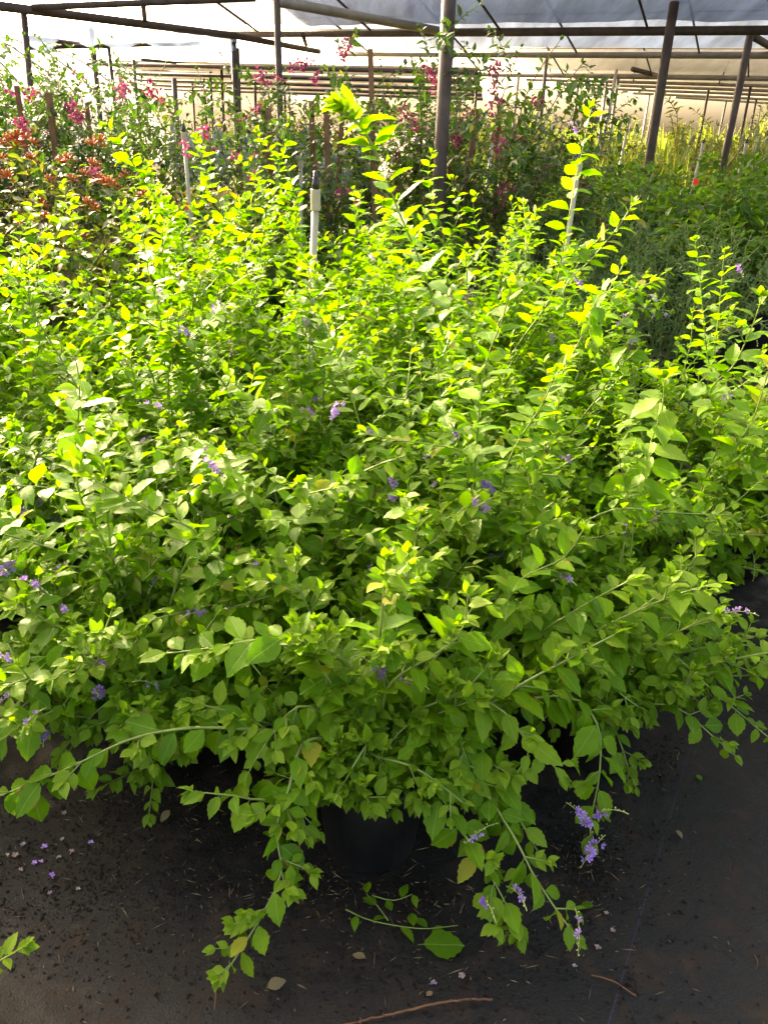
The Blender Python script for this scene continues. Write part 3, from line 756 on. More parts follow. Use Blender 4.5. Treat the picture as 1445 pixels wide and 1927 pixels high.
h('DD', [(545, 720, 2.5), (555, 600, 2.5), (560, 500, 2.5)], Lmax=0.066, laterals=7, latlen=0.16)
h('DD', [(620, 720, 2.45), (630, 640, 2.45), (640, 545, 2.45)], Lmax=0.066, laterals=7, latlen=0.16)
h('I', [(610, 680, 2.40), (590, 580, 2.39), (580, 492, 2.38)], Lmax=0.07, laterals=10, latlen=0.15)
h('I', [(560, 680, 2.45), (570, 600, 2.44), (592, 510, 2.43)], Lmax=0.07, laterals=10, latlen=0.15)
# left flank
h('F', [(240, 1092, 1.80), (150, 1050, 1.76), (60, 1020, 1.74), (-10, 1000, 1.73)], Lmax=0.070, laterals=0, flat=0.6, hang=0.15)
h('B', [(375, 1010, 1.70), (290, 965, 1.68), (205, 918, 1.66), (150, 885, 1.65)], Lmax=0.066, laterals=2, latlen=0.1)
h('B', [(160, 1225, 1.62), (100, 1290, 1.55), (40, 1330, 1.50), (-20, 1370, 1.48)], Lmax=0.07, laterals=3, latlen=0.12)
h('B', [(300, 1220, 1.58), (220, 1228, 1.56), (100, 1235, 1.54), (10, 1240, 1.54)], Lmax=0.068, laterals=3, latlen=0.1, hang=0.3)
h('B', [(420, 1290, 1.58), (360, 1340, 1.52), (330, 1400, 1.48)], Lmax=0.062, laterals=5, latlen=0.12, hang=0.5)
h('B', [(300, 1260, 1.56), (240, 1320, 1.50), (220, 1390, 1.46)], Lmax=0.062, laterals=5, latlen=0.12, hang=0.5)
h('B', [(200, 1240, 1.56), (140, 1300, 1.50), (90, 1370, 1.46)], Lmax=0.062, laterals=5, latlen=0.12, hang=0.4)
h('B', [(450, 1230, 1.55), (500, 1290, 1.50), (480, 1350, 1.47)], Lmax=0.06, laterals=5, latlen=0.12, hang=0.4)
h('F', [(120, 1130, 1.85), (80, 1180, 1.80), (40, 1210, 1.78)], Lmax=0.055, laterals=5, latlen=0.14, hang=0.3)
h('C', [(1060, 1250, 1.60), (1030, 1310, 1.54), (1040, 1370, 1.50)], Lmax=0.062, laterals=5, latlen=0.12, hang=0.5)
h('C', [(1130, 1240, 1.60), (1150, 1290, 1.55), (1200, 1330, 1.52)], Lmax=0.056, laterals=5, latlen=0.12, hang=0.4)
h('B', [(160, 1190, 1.62), (90, 1240, 1.56), (30, 1290, 1.52)], Lmax=0.06, laterals=5, latlen=0.12, hang=0.3)
h('B', [(240, 1290, 1.55), (170, 1350, 1.49), (120, 1410, 1.45)], Lmax=0.06, laterals=5, latlen=0.12, hang=0.4)
h('B', [(350, 1310, 1.52), (290, 1370, 1.46), (250, 1420, 1.43)], Lmax=0.06, laterals=5, latlen=0.12, hang=0.5)
h('A', [(560, 1330, 1.40), (500, 1400, 1.34), (470, 1450, 1.31)], Lmax=0.058, laterals=5, latlen=0.10, hang=0.5)
h('A', [(850, 1370, 1.38), (880, 1440, 1.32), (900, 1510, 1.28)], Lmax=0.06, laterals=5, latlen=0.10, hang=0.5)
# low trailing branches in front
h('A', [(560, 1378, 1.38), (470, 1372, 1.37), (360, 1370, 1.36), (250, 1390, 1.345), (130, 1445, 1.32), (20, 1490, 1.30), (-20, 1505, 1.30)], Lmax=0.070, laterals=2, latlen=0.1, hang=0.85, flat=0.5, r=0.005)
h('A', [(650, 1245, 1.42), (560, 1205, 1.41), (480, 1205, 1.40), (380, 1222, 1.39), (290, 1232, 1.38)], Lmax=0.062, laterals=2, latlen=0.1, hang=0.1)
h('A', [(560, 1470, 1.30), (500, 1505, 1.27), (440, 1497, 1.26), (365, 1490, 1.25)], Lmax=0.062, laterals=1, latlen=0.08, hang=0.6)
h('A', [(570, 1400, 1.33), (545, 1480, 1.27), (520, 1560, 1.22), (530, 1640, 1.17), (500, 1710, 1.12), (455, 1785, 1.06), (425, 1830, 1.03)], Lmax=0.052, laterals=9, latlen=0.11, hang=0.3)
h('A', [(780, 1440, 1.33), (830, 1500, 1.28), (880, 1580, 1.22), (930, 1660, 1.16), (960, 1720, 1.12), (975, 1760, 1.10)], Lmax=0.058, laterals=3, latlen=0.08, hang=0.3)
h('A', [(900, 1480, 1.30), (970, 1580, 1.22), (1000, 1640, 1.17), (1045, 1710, 1.11), (1082, 1760, 1.08)], Lmax=0.058, laterals=4, latlen=0.10, hang=0.35)
h('A', [(890, 1390, 1.38), (930, 1460, 1.33), (970, 1530, 1.28), (1010, 1600, 1.23)], Lmax=0.066, laterals=5, latlen=0.10, hang=0.45)
h('A', [(920, 1320, 1.40), (970, 1370, 1.35), (1020, 1420, 1.31), (1055, 1455, 1.29)], Lmax=0.068, laterals=5, latlen=0.10, hang=0.55, tip_young=10)
h('A', [(700, 1420, 1.34), (770, 1440, 1.29), (820, 1470, 1.27), (870, 1510, 1.25)], Lmax=0.045, laterals=3, latlen=0.07, hang=0.1)
h('A', [(690, 1400, 1.33), (660, 1450, 1.29), (645, 1480, 1.28)], Lmax=0.042, laterals=3, latlen=0.06)
h('A', [(640, 1460, 1.32), (580, 1500, 1.27), (560, 1560, 1.24)], Lmax=0.055, laterals=4, latlen=0.09, hang=0.35)
h('A', [(620, 1340, 1.42), (615, 1270, 1.415), (612, 1195, 1.41)], Lmax=0.070, laterals=2, latlen=0.07, flat=0.3, tip_young=6)
h('A', [(1060, 1310, 1.48), (1122, 1360, 1.42), (1128, 1450, 1.36), (1112, 1540, 1.31), (1110, 1585, 1.29)], Lmax=0.058, laterals=3, latlen=0.09, hang=0.35)
h('A', [(800, 1330, 1.42), (870, 1300, 1.40), (920, 1250, 1.40)], Lmax=0.06, laterals=3, latlen=0.1)
h('A', [(720, 1330, 1.42), (740, 1280, 1.40), (860, 1200, 1.42), (880, 1120, 1.44)], Lmax=0.06, laterals=3, latlen=0.1)
h('Y', [(-60, 1850, 1.0), (-10, 1815, 0.99), (45, 1782, 0.98)], Lmax=0.045, laterals=1, latlen=0.06, start=0.6)

# --- which leaves show in the photograph (those become parts of their own)
allv = []; allf = []; owner = []
for key, s in shr.items():
    for li, lf in enumerate(s.leaves):
        x, y, z = basis(lf); n0 = len(allv); wd = x * (0.26 * lf.L)
        a = lf.p + y * (0.12 * lf.L); c = lf.p + y * (0.5 * lf.L) - z * 0.03 * lf.L; e = lf.p + y * lf.L - z * 0.2 * lf.L
        allv += [a, c - wd, e, c + wd]; allf.append((n0, n0 + 1, n0 + 2, n0 + 3)); owner.append((key, li))
bvh = BVHTree.FromPolygons(allv, allf)
score = {k: [] for k in shr}
for fi, (key, li) in enumerate(owner):
    lf = shr[key].leaves[li]; c = (allv[4 * fi + 1] + allv[4 * fi + 3]) * 0.5
    px, py, z = project(c)
    if not (-30 < px < IW + 30 and -30 < py < IH + 30): continue
    d = c - CAM; dist = d.length; d /= dist
    hit = bvh.ray_cast(CAM, d, dist + 0.05)
    if hit[0] is not None and hit[2] != fi and hit[3] < dist - 0.004: continue
    x, y, zz = basis(lf); face = abs(zz.dot(d)) + 0.15
    size = lf.L * F / z
    if size * face < 9: continue
    score[key].append((size * size * face, li))

HI_ME = {(k, y): leaf_mesh('leaf', HI[k], M['young'] if y else M['leaf']) for k in range(6) for y in (False, True)}
nprng = np.random.default_rng(4)
n_leaf = 0
for key, s in shr.items():
    base = Vector((s.x, s.y, 0))
    root = empty('potted_shrub', base, s.label or 'lime leafed shrub in the dense rows behind the front pots', 'shrub', None if s.label else G_BACK)  # the two unseen shrubs added as sun blockers share the default label
    if not s.label: root['group'] = G_BACK
    s.root = root
    zr = random.Random(key).uniform(0, 6)
    po = link('pot', POT5[0], root); po.rotation_euler.z = zr
    so = link('soil', POT5[1], root); so.rotation_euler.z = zr
    s.brobj = []
    for mb in s.br:
        mb.v = [(v[0] - s.x, v[1] - s.y, v[2]) for v in mb.v]
        s.brobj.append(mb.build('branch', M['stem'], root))
    pick = {li for _, li in sorted(score[key], reverse=True)[:290]}
    rest = []
    for li, lf in enumerate(s.leaves):
        lf.p = lf.p - base
        if li in pick:
            o = bpy.data.objects.new('leaf', HI_ME[(lf.k, lf.y)]); col.objects.link(o); o.parent = s.brobj[lf.b]
            x, y, z = basis(lf)
            o.matrix_basis = Matrix(((x.x * lf.L, y.x * lf.L, z.x * lf.L, lf.p.x), (x.y * lf.L, y.y * lf.L, z.y * lf.L, lf.p.y), (x.z * lf.L, y.z * lf.L, z.z * lf.L, lf.p.z), (0, 0, 0, 1)))
            n_leaf += 1
        else: rest.append(lf)
    joined_leaves('foliage', rest, LO if s.y < 2.9 else TINY, [M['leaf'], M['young']], root, nprng)
print('leaf objects', n_leaf, 'all leaves', len(owner))

# --- violet flower spikes
def flower_cluster_mesh(name, rg, nfl, r_c, spike):
    mb = MB()
    # hanging stalk with small calyces
    pts = [Vector((0, 0, 0))]; d = Vector((0.7, 0, 0.15))
    for i in range(spike):
        d = (d + Vector((0, 0, -0.14)) + rv(rg, 0.04)).normalized(); pts.append(pts[-1] + d * 0.010)
    mb.tube(pts, 0.0011, 0.0006, 4, 1)
    for i in range(1, len(pts)):
        a = rg.uniform(0, 6.28); o = pts[i] + Vector((math.cos(a) * 0.3, math.sin(a), 0.5)) * 0.004
        mb.add([o + Vector((0, 0, 0.003)), o + Vector((0.0022, 0, 0)), o + Vector((0, 0.0022, 0)), o + Vector((-0.0022, 0, 0)), o + Vector((0, -0.0022, 0)), o - Vector((0, 0, 0.003))],
               [(0, 1, 2), (0, 2, 3), (0, 3, 4), (0, 4, 1), (5, 2, 1), (5, 3, 2), (5, 4, 3), (5, 1, 4)], 1)
    for k in range(nfl):
        i = min(len(pts) - 1, int(len(pts) * rg.uniform(0.35, 0.75)))
        nn = (rv(rg) + Vector((0, -0.25, 0.35))).normalized(); c = pts[i] + nn * r_c * rg.uniform(0.5, 1.0)
        a = nn.orthogonal().normalized(); b = nn.cross(a)
        vs_ = [c - nn * 0.004]; fs_ = []
        for q in range(5):
            an = 2 * math.pi * q / 5
            for da, rr, zz in ((-0.42, 0.0065, 0.001), (0.0, 0.0085, 0.002), (0.42, 0.0065, 0.001)):
                vs_.append(c + (a * math.cos(an + da) + b * math.sin(an + da)) * rr + nn * zz)
            j = 1 + q * 3; fs_ += [(0, j, j + 1), (0, j + 1, j + 2)]
        mb.add(vs_, fs_, 0)
    if nfl:
        cc = [Vector(v) for f, m_ in zip(mb.f, mb.m) if m_ == 0 for v in (mb.v[f[0]],)]
        cm = sum(cc, Vector()) / len(cc); mb.v = [tuple(Vector(v) - cm) for v in mb.v]
    return mb.mesh(name, [M['violet'], M['bud']])
rgf = random.Random(77)
FL_BIG = [flower_cluster_mesh('flower_cluster', rgf, 14, 0.014, 9) for _ in range(3)]
FL_SMALL = [flower_cluster_mesh('flower_cluster', rgf, 4, 0.008, 9) for _ in range(3)]
SPIKE = [flower_cluster_mesh('flower_spike', rgf, 0, 0.01, n) for n in (9, 13, 16)]
big = [(632, 772), (583, 778), (405, 880), (918, 918), (905, 952), (187, 1303), (186, 1250), (42, 962), (12, 1070), (1098, 1540), (1112, 1600), (740, 922), (857, 818)]
small = [(598, 748), (945, 850), (803, 856), (853, 838), (108, 978), (218, 1040), (113, 1072), (58, 1095), (15, 1310), (912, 1697), (975, 1680), (1088, 1745), (1385, 1150), (1062, 1088), (1055, 820), (700, 482),
         (980, 592), (1090, 530), (1168, 603), (1252, 592), (280, 680), (530, 605), (575, 607), (246, 712), (1180, 770), (1366, 745), (1078, 240), (1390, 505), (60, 1350), (85, 1385), (10, 1235), (825, 908),
         (405, 578), (665, 650), (390, 845), (380, 850), (75, 945), (1230, 560), (1065, 860), (895, 1572), (1130, 1530), (300, 550), (20, 755), (1190, 640), (635, 1015), (760, 1280)]
def put_flower(px, py, meshes, sc, name='flower_cluster'):
    d = ray(px, py).normalized()
    hit = bvh.ray_cast(CAM, d, 6.0)
    if hit[0] is None:
        best = None
        for q in range(24):
            ang = q * 0.7; d2 = ray(px + (12 + q * 3) * math.cos(ang), py + (12 + q * 3) * math.sin(ang)).normalized()
            h2 = bvh.ray_cast(CAM, d2, 6.0)
            if h2[0] is not None: hit = h2; break
        if hit[0] is None: return
    key, li = owner[hit[2]]; s = shr[key]
    p = CAM + d * (hit[3] - 0.028)
    o = link(name, rgf.choice(meshes), s.root)
    o.location = p - Vector((s.x, s.y, 0)); o.rotation_euler = (rgf.uniform(-.3, .3), rgf.uniform(-.3, .3), rgf.uniform(0, 6.28)); k = sc * rgf.uniform(0.85, 1.15); o.scale = (k, k, k)
small += [(rgf.uniform(60, 1400), rgf.uniform(560, 1330)) for _ in range(34)]
for p in big: put_flower(p[0], p[1], FL_BIG, 1.0)
for p in small: put_flower(p[0], p[1], FL_SMALL, 1.05)
for key, s in shr.items():
    ends = [e for e in s.lat if 0 < project(e[1])[0] < IW and 0 < project(e[1])[1] < IH]
    s.rg.shuffle(ends)
    for b, p, t in ends[:9]:
        for q in range(s.rg.choice((1, 2))):
            o = link('flower_spike', s.rg.choice(SPIKE), s.root); o.location = p - Vector((s.x, s.y, 0)); o.rotation_euler.z = s.rg.uniform(0, 6.28)
            k = s.rg.uniform(0.6, 1.0); o.scale = (k, k, k)

# ------------------------------------------------------------------ background plants
def bush(name, seed, n_main, H, spread, leafL, T, m, stemr=0.006, laterals=8, latlen=0.3, pot=POT15, potz=0.36, pot_s=1.0, start=0.2, bark='bark', flat=0.7, hang=0.1, wob=0.07, grav=0.5, every=1, latlat=0):
    rg = random.Random(seed); root = bpy.data.objects.new(name, None); col.objects.link(root); root.empty_display_size = 0.2
    leaves = []; brs = []
    if pot:
        for k, nm in ((0, 'pot'), (1, 'soil')):
            o = link(nm, pot[k], root); o.scale = (pot_s,) * 3
    for i in range(n_main):
        az = i * 2.4 + rg.uniform(-0.4, 0.4); q = (i + 0.5) / n_main
        el = R(86 - spread * math.sqrt(q) + rg.uniform(-6, 6))
        d = Vector((math.cos(az) * math.cos(el), math.sin(az) * math.cos(el), math.sin(el)))
        pts = walk(rg, Vector((rg.uniform(-.06, .06), rg.uniform(-.06, .06), potz * pot_s)), d, H * rg.uniform(0.75, 1.1), 0.05, grav * q, wob)
        mb = MB().tube(pts, stemr, stemr * 0.3, 5); b = len(brs)
        leaves_on(rg, pts, leaves, b, leafL, start, every, hang, flat, 2, 0, 0.95)
        for k in range(laterals):
            j = max(1, min(len(pts) - 2, int(len(pts) * rg.uniform(0.08, 0.97))))
            t = (pts[j + 1] - pts[j - 1]).normalized(); s_ = rv(rg); s_ -= t * s_.dot(t)
            if s_.length < 0.1: continue
            lp = walk(rg, pts[j].copy(), s_.normalized() * 0.9 + t * 0.5, latlen * rg.uniform(0.4, 1.1), 0.04, 0.6, wob)
            mb.tube(lp, stemr * 0.4, stemr * 0.15, 4)
            leaves_on(rg, lp, leaves, b, leafL, 0.1, every, hang, flat, 2, 0, 0.95)
        brs.append(mb)
    for mb in brs: mb.build('branch', M[bark], root)
    joined_leaves('foliage', leaves, T, [m], root, np.random.default_rng(seed))
    ends = [l.p for l in leaves]
    return root, ends

def bract_mesh(rg, n, size, m):
    mb = MB()
    for k in range(n):
        c = rv(rg, 1); c = c.normalized() * rg.uniform(0.2, 1.0) * size * 1.6
        for q in range(3):
            nn = (rv(rg) + Vector((0, 0, 0.3))).normalized(); a = nn.orthogonal().normalized(); b = nn.cross(a)
            L = size * rg.uniform(0.7, 1.1)
            mb.add([c, c + a * L * 0.5 + b * L * 0.35 + nn * L * 0.1, c + a * L, c + a * L * 0.5 - b * L * 0.35 + nn * L * 0.1], [(0, 1, 2), (0, 2, 3)])
    return mb.mesh('bract_cluster', [m])
rgb = random.Random(11)
BR = [bract_mesh(rgb, n, 0.029, M['magenta']) for n in (7, 10, 14)]
def tube_flower_mesh(rg):
    mb = MB()
    for k in range(16):
        d = (rv(rg) + Vector((0, 0, 0.7))).normalized()
        mb.tube([d * 0.006, d * 0.022, d * 0.042], 0.0018, 0.003, 5)
    return mb.mesh('flower_cluster', [M['orange']])
OR = [tube_flower_mesh(rgb) for _ in range(3)]
def red_flower():
    mb = MB()
    for q in range(5):
        a = 2 * math.pi * q / 5; c, s_ = math.cos(a), math.sin(a)
        R2 = lambda x, y, z: (c * x - s_ * y, z, s_ * x + c * y)
        mb.add([R2(0, 0, 0), R2(0.03, -0.022, -0.012), R2(0.058, 0, -0.006), R2(0.03, 0.022, -0.016)], [(0, 1, 2), (0, 2, 3)])
    mb.tube([Vector((0, 0, 0)), Vector((0.005, -0.05, 0.01))], 0.003, 0.002, 5)
    return mb.mesh('flower', [M['red']])
RED = red_flower()

# bougainvillea on stakes
def make_boug(seed, H, n, nb):
    root, ends = bush('bougainvillea', seed, n, H, 26, 0.074, TINY, M['boug_leaf'], 0.008, 14, 0.42, every=1, grav=0.25, start=0.12, wob=0.10)
    rg = random.Random(seed + 100)
    for k in range(1 if seed == 32 else 0):
        a = rg.uniform(0, 6.28); c = Vector((0.1 * math.cos(a), 0.1 * math.sin(a), 0)); tip = c + Vector((rg.uniform(-.08, .08), rg.uniform(-.08, .08), H * rg.uniform(0.6, 0.95) + 0.3))
        mb = MB(); b0 = c + Vector((0, 0, 0.30)); s_ = 0.013
        mb.add([b0 + Vector((i * s_, j * s_, 0)) for i, j in ((-1, -1), (1, -1), (1, 1), (-1, 1))] + [tip + Vector((i * s_, j * s_, 0)) for i, j in ((-1, -1), (1, -1), (1, 1), (-1, 1))],
               [(0, 1, 5, 4), (1, 2, 6, 5), (2, 3, 7, 6), (3, 0, 4, 7), (4, 5, 6, 7)])
        mb.build('stake', M['stake'], root, smooth=False)
    hi = [e for e in ends if e.z > H * 0.45 or rg.random() < 0.3]
    for k in range(nb):
        o = link('bract_cluster', rg.choice(BR), root); o.location = rg.choice(hi) + rv(rg, 0.04); o.rotation_euler = (rg.uniform(0, 6), rg.uniform(0, 6), rg.uniform(0, 6))
    return root
bv = [make_boug(31, 1.75, 10, 6), make_boug(32, 1.55, 10, 5), make_boug(33, 1.65, 10, 7)]
G_BC = 'staked bougainvilleas around the thick dark post'; G_BL = 'staked bougainvilleas in the hedge behind the orange bushes'
rgp = random.Random(21)
first = {0: True, 1: True, 2: True}
def place(protos, k, x, y, rz, sc, label, cat, group):
    key = id(protos[k])
    r = protos[k]
    if r.get('used'): r = copy_tree(protos[k])
    else: r['used'] = 1
    r.location = (x, y, 0.0); r.rotation_euler.z = rz; r.scale = (sc,) * 3
    tag(r, label, cat, group); return r
for i, (x, y, sc) in enumerate([(-0.9, 6.5, 0.95), (-0.55, 6.1, 1.0), (-0.1, 6.5, 1.08), (0.35, 6.0, 1.06), (0.85, 6.6, 1.05), (1.15, 6.05, 0.93), (0.1, 7.2, 1.05)]):
    place(bv, i % 3, x, y, rgp.uniform(0, 6.28), sc, 'pink bougainvillea on wooden stakes in the clump round the thick dark post', 'bougainvillea', G_BC)
for i, (x, y, sc) in enumerate([(-2.6, 5.9, 1.02), (-3.1, 5.6, 1.05), (-3.6, 6.2, 1.05), (-2.2, 6.4, 0.98), (-3.0, 6.9, 1.05), (-2.6, 7.4, 1.0), (-3.9, 7.2, 1.05), (-3.5, 8.0, 1.05), (-4.5, 6.8, 1.05), (-2.9, 8.4, 1.05), (-4.3, 8.6, 1.0)]):
    place(bv, (i + 1) % 3, x, y, rgp.uniform(0, 6.28), sc, 'pink bougainvillea on wooden stakes in the hedge behind the orange bushes', 'bougainvillea', G_BL)

def hero_stake(px0, py0, px1, py1, Y, b_):
    a = at_y(px0, py0, Y) - b_.location; c = at_y(px1, py1, Y) - b_.location; c = c + (c - a) * ((c.z - 0.25) / max(0.1, a.z - c.z)); s_ = 0.017
    inv = (Matrix.Rotation(b_.rotation_euler.z, 4, 'Z') @ Matrix.Scale(b_.scale[0], 4)).inverted()
    vs_ = [inv @ (q + Vector((i * s_, j * s_, 0))) for q in (c, a) for i, j in ((-1, -1), (1, -1), (1, 1), (-1, 1))]
    MB().add(vs_, [(0, 1, 5, 4), (1, 2, 6, 5), (2, 3, 7, 6), (3, 0, 4, 7), (4, 5, 6, 7)]).build('stake', M['stake'], b_, smooth=False)
bl_ = [o for o in col.objects if o.get('category') == 'bougainvillea']
for st in [(697, 92, 706, 420, 5.75), (505, 203, 513, 360, 5.9), (586, 190, 590, 330, 6.0), (614, 204, 618, 350, 5.8), (900, 205, 880, 320, 5.9), (868, 220, 845, 330, 5.9), (92, 175, 100, 240, 5.8)]:
    p = at_y(st[0], st[1], st[4]); hero_stake(*st, min(bl_, key=lambda o: (o.location.xy - p.xy).length))
bl_ = [o for o in col.objects if o.get('category') == 'bougainvillea']
for px, py, Y in [(568, 118, 5.9), (552, 125, 5.9), (580, 115, 5.9), (490, 140, 6.0), (500, 150, 6.0), (655, 85, 5.9), (645, 100, 5.9), (520, 142, 6.0), (800, 130, 5.7), (812, 137, 5.7), (930, 165, 5.8), (938, 185, 5.8), (925, 200, 5.8), (880, 215, 5.7), (890, 240, 5.7),
                  (860, 260, 5.7), (762, 212, 5.6), (830, 192, 5.6), (945, 270, 5.8), (935, 285, 5.8), (960, 350, 5.6), (945, 360, 5.6), (820, 165, 5.6), (780, 230, 5.6), (595, 150, 5.8), (925, 135, 5.9), (935, 130, 5.9),
                  (145, 205, 5.5), (140, 220, 5.5), (152, 212, 5.5), (235, 160, 5.6), (228, 172, 5.6), (290, 175, 5.7), (300, 182, 5.7), (282, 170, 5.7), (40, 235, 5.2), (48, 250, 5.2), (32, 228, 5.2), (145, 135, 5.8), (55, 180, 5.6), (20, 170, 5.6), (385, 250, 5.3), (350, 275, 5.2), (440, 292, 5.3), (180, 330, 5.0)]:
    p = at_y(px, py, Y); b_ = min(bl_, key=lambda o: (o.location.xy - p.xy).length)
    o = link('bract_cluster', rgp.choice(BR), b_)
    o.matrix_basis = (Matrix.Translation(b_.location) @ Matrix.Rotation(b_.rotation_euler.z, 4, 'Z') @ Matrix.Scale(b_.scale[0], 4)).inverted() @ Matrix.Translation(p) @ Matrix.Rotation(rgp.uniform(0, 6), 4, 'X')

# orange firebushes
def make_fire(seed, H):
    root, ends = bush('firebush', seed, 14, H, 44, 0.105, TINY, M['fire_leaf'], 0.007, 7, 0.3, every=2, hang=0.45, grav=0.6, flat=0.8)
    rg = random.Random(seed + 3); hi = sorted(ends, key=lambda e: -e.z - 0.6 * rg.random())[:90]
    for k in range(4):
        o = link('flower_cluster', rg.choice(OR), root); o.location = rg.choice(hi) + Vector((0, 0, 0.02)); o.rotation_euler = (rg.uniform(-.6, .6), rg.uniform(-.6, .6), rg.uniform(0, 6))
    return root
fb = [make_fire(41, 1.05), make_fire(42, 0.95)]
for i, (x, y, sc) in enumerate([(-2.05, 4.40, 1.10), (-1.62, 4.55, 1.0), (-2.6, 4.6, 1.12), (-2.30, 5.0, 1.08), (-2.70, 4.0, 1.05), (-1.85, 4.95, 1.05)]):
    place(fb, i % 2, x, y, rgp.uniform(0, 6.28), sc, 'bush with bronze green leaves and orange tubular flower heads behind the lime shrubs', 'bush', 'orange flowering bushes')

fl_ = [o for o in col.objects if o.name.startswith('firebush')]
for px, py in [(20, 265), (40, 255), (65, 272), (8, 272), (30, 262), (50, 262), (175, 275), (188, 270), (178, 312), (120, 308), (138, 340), (95, 340), (210, 345), (195, 345), (15, 335), (168, 385), (180, 395), (85, 410), (215, 352), (160, 330), (130, 300), (60, 300), (5, 300)]:
    p = at_y(px, py, 3.75 + rgp.uniform(0, 0.15)); b_ = min(fl_, key=lambda o: (o.location.xy - p.xy).length)
    o = link('flower_cluster', rgp.choice(OR), b_)
    o.matrix_basis = (Matrix.Translation(b_.location) @ Matrix.Rotation(b_.rotation_euler.z, 4, 'Z') @ Matrix.Scale(b_.scale[0], 4)).inverted() @ Matrix.Translation(p) @ Matrix.Scale(rgp.uniform(0.7, 1.0), 4)

# hibiscus block
def make_hib(seed):
    root, ends = bush('hibiscus', seed, 15, 1.0, 44, 0.14, TINY, M['hib_leaf'], 0.008, 5, 0.26, every=1, hang=0.12, grav=0.3, start=0.15, flat=0.8)
    return root, ends
hv_ = [make_hib(51), make_hib(52), make_hib(53)]; hv = [a for a, b in hv_]
i = 0
for r_, y in enumerate((6.9, 7.7, 8.5, 9.3, 10.1, 10.9)):
    x = 1.75 + (r_ % 2) * 0.3 + (0.5 if y < 7.5 else 0)
    while x < 3.2 + (y - 5.0) * 0.62:
        xx, yy = x + rgp.uniform(-.1, .1), y + rgp.uniform(-.1, .1)
        if not (r_ == 0 and xx > 4.3):
            place(hv, i % 3, xx, yy, rgp.uniform(0, 6.28), rgp.uniform(0.94, 1.08), 'dark green hibiscus in large black pot in the shaded block', 'hibiscus', 'hibiscus plants in the shaded block'); i += 1
        x += 0.78
for x, y, z in [(2.95, 6.85, 1.17), (3.0, 6.55, 0.7), (2.35, 6.6, 0.98)]:
    pass
def on_px(px, py, Y): return at_y(px, py, Y)
rf = [(1308, 342, 6.75), (1307, 402, 7.0)]
hib_list = [o for o in col.objects if o.get('category') == 'hibiscus']
for px, py, Y in rf:
    if px < 900: continue
    p = on_px(px, py, Y); h_ = min(hib_list, key=lambda o: (o.location.xy - p.xy).length)
    o = link('flower', RED, h_)
    bpy.context.view_layer.update()
    o.matrix_basis = (Matrix.Translation(h_.location) @ Matrix.Rotation(h_.rotation_euler.z, 4, 'Z') @ Matrix.Scale(h_.scale[0], 4)).inverted() @ Matrix.Translation(p) @ Matrix.Scale(0.5, 4)

# grey green soft bushes between
def make_grey(seed): return bush('salvia_bush', seed, 20, 0.86, 40, 0.055, NARROW, M['grey_leaf'], 0.005, 8, 0.24, pot=POT5, potz=0.25, every=1, hang=0.25, grav=0.5, bark='stem')[0]
gv = [make_grey(61), make_grey(62)]
for i, (x, y, sc) in enumerate([(1.75, 5.2, 1.05), (2.15, 5.6, 1.08), (1.3, 5.5, 1.1), (0.95, 5.0, 1.05), (1.65, 6.1, 1.15), (2.6, 6.3, 1.1), (0.5, 5.3, 1.05), (1.0, 5.9, 1.1)]):
    place(gv, i % 2, x, y, rgp.uniform(0, 6.28), sc, 'soft grey green bush between the lime shrubs and the hibiscus block', 'bush', 'grey green bushes')
# leafy plants left of the bougainvillea clump
for i, (x, y, sc) in enumerate([(-1.3, 5.5, 0.85), (-1.75, 5.9, 0.9), (-0.7, 5.3, 0.85), (-0.1, 5.3, 0.9), (-1.9, 6.9, 0.8), (-1.0, 7.6, 0.8)]):
    place(hv, i % 3, x, y, rgp.uniform(0, 6.28), sc, 'leafy green shrub in black pot at the foot of the pink bougainvilleas', 'shrub', 'leafy shrubs under the bougainvilleas')

# ------------------------------------------------------------------ cacti and field
def cactus_meshes(seed, m, n, h, r):
    rg = random.Random(seed); res = []
    for k in range(n):
        mb = MB(); hh = h * rg.uniform(0.6, 1.1); rr = r * rg.uniform(0.8, 1.1); lean = Vector((rg.uniform(-.1, .1), rg.uniform(-.1, .1), 1))
        a = rg.uniform(0, 6.28); c = Vector((math.cos(a), math.sin(a), 0)) * (0 if k == 0 else rg.uniform(0.07, 0.14)); c.z = 0.24
        seg_ = 14; vs_ = []; fs_ = []; prof = [(0.7, 0), (1, 0.1), (1.0, 0.5), (0.97, 0.85), (0.7, 0.96), (0.1, 1.0)]
        for pr, pz in prof:
            for q in range(seg_):
                an = 2 * math.pi * q / seg_; rad = rr * pr * (1.0 if q % 2 else 0.72)
                vs_.append(c + lean * (pz * hh) + Vector((math.cos(an), math.sin(an), 0)) * rad)
        for i_ in range(len(prof) - 1):
            for q in range(seg_):
                q2 = (q + 1) % seg_; fs_.append((i_ * seg_ + q, i_ * seg_ + q2, (i_ + 1) * seg_ + q2, (i_ + 1) * seg_ + q))
        fs_.append(tuple((len(prof) - 1) * seg_ + q for q in range(seg_)))
        res.append(mb.add(vs_, fs_).mesh('column', [m], smooth=False))
    return res
def cactus(seed, m, n, h, r):
    root = bpy.data.objects.new('potted_cactus', None); col.objects.link(root)
    link('pot', POT5[0], root); link('soil', POT5[1], root)
    for me in cactus_meshes(seed, m, n, h, r): link('column', me, root)
    return root
cy = [cactus(71 + i, M['cactus_yel'], 4 + i % 2, 0.42, 0.055) for i in range(3)]
cb = [cactus(81 + i, M['cactus_blue'], 4, 0.85, 0.06) for i in range(3)]
cg = [cactus(91 + i, M['cactus'], 6, 1.0, 0.042) for i in range(3)]
rgc = random.Random(9)
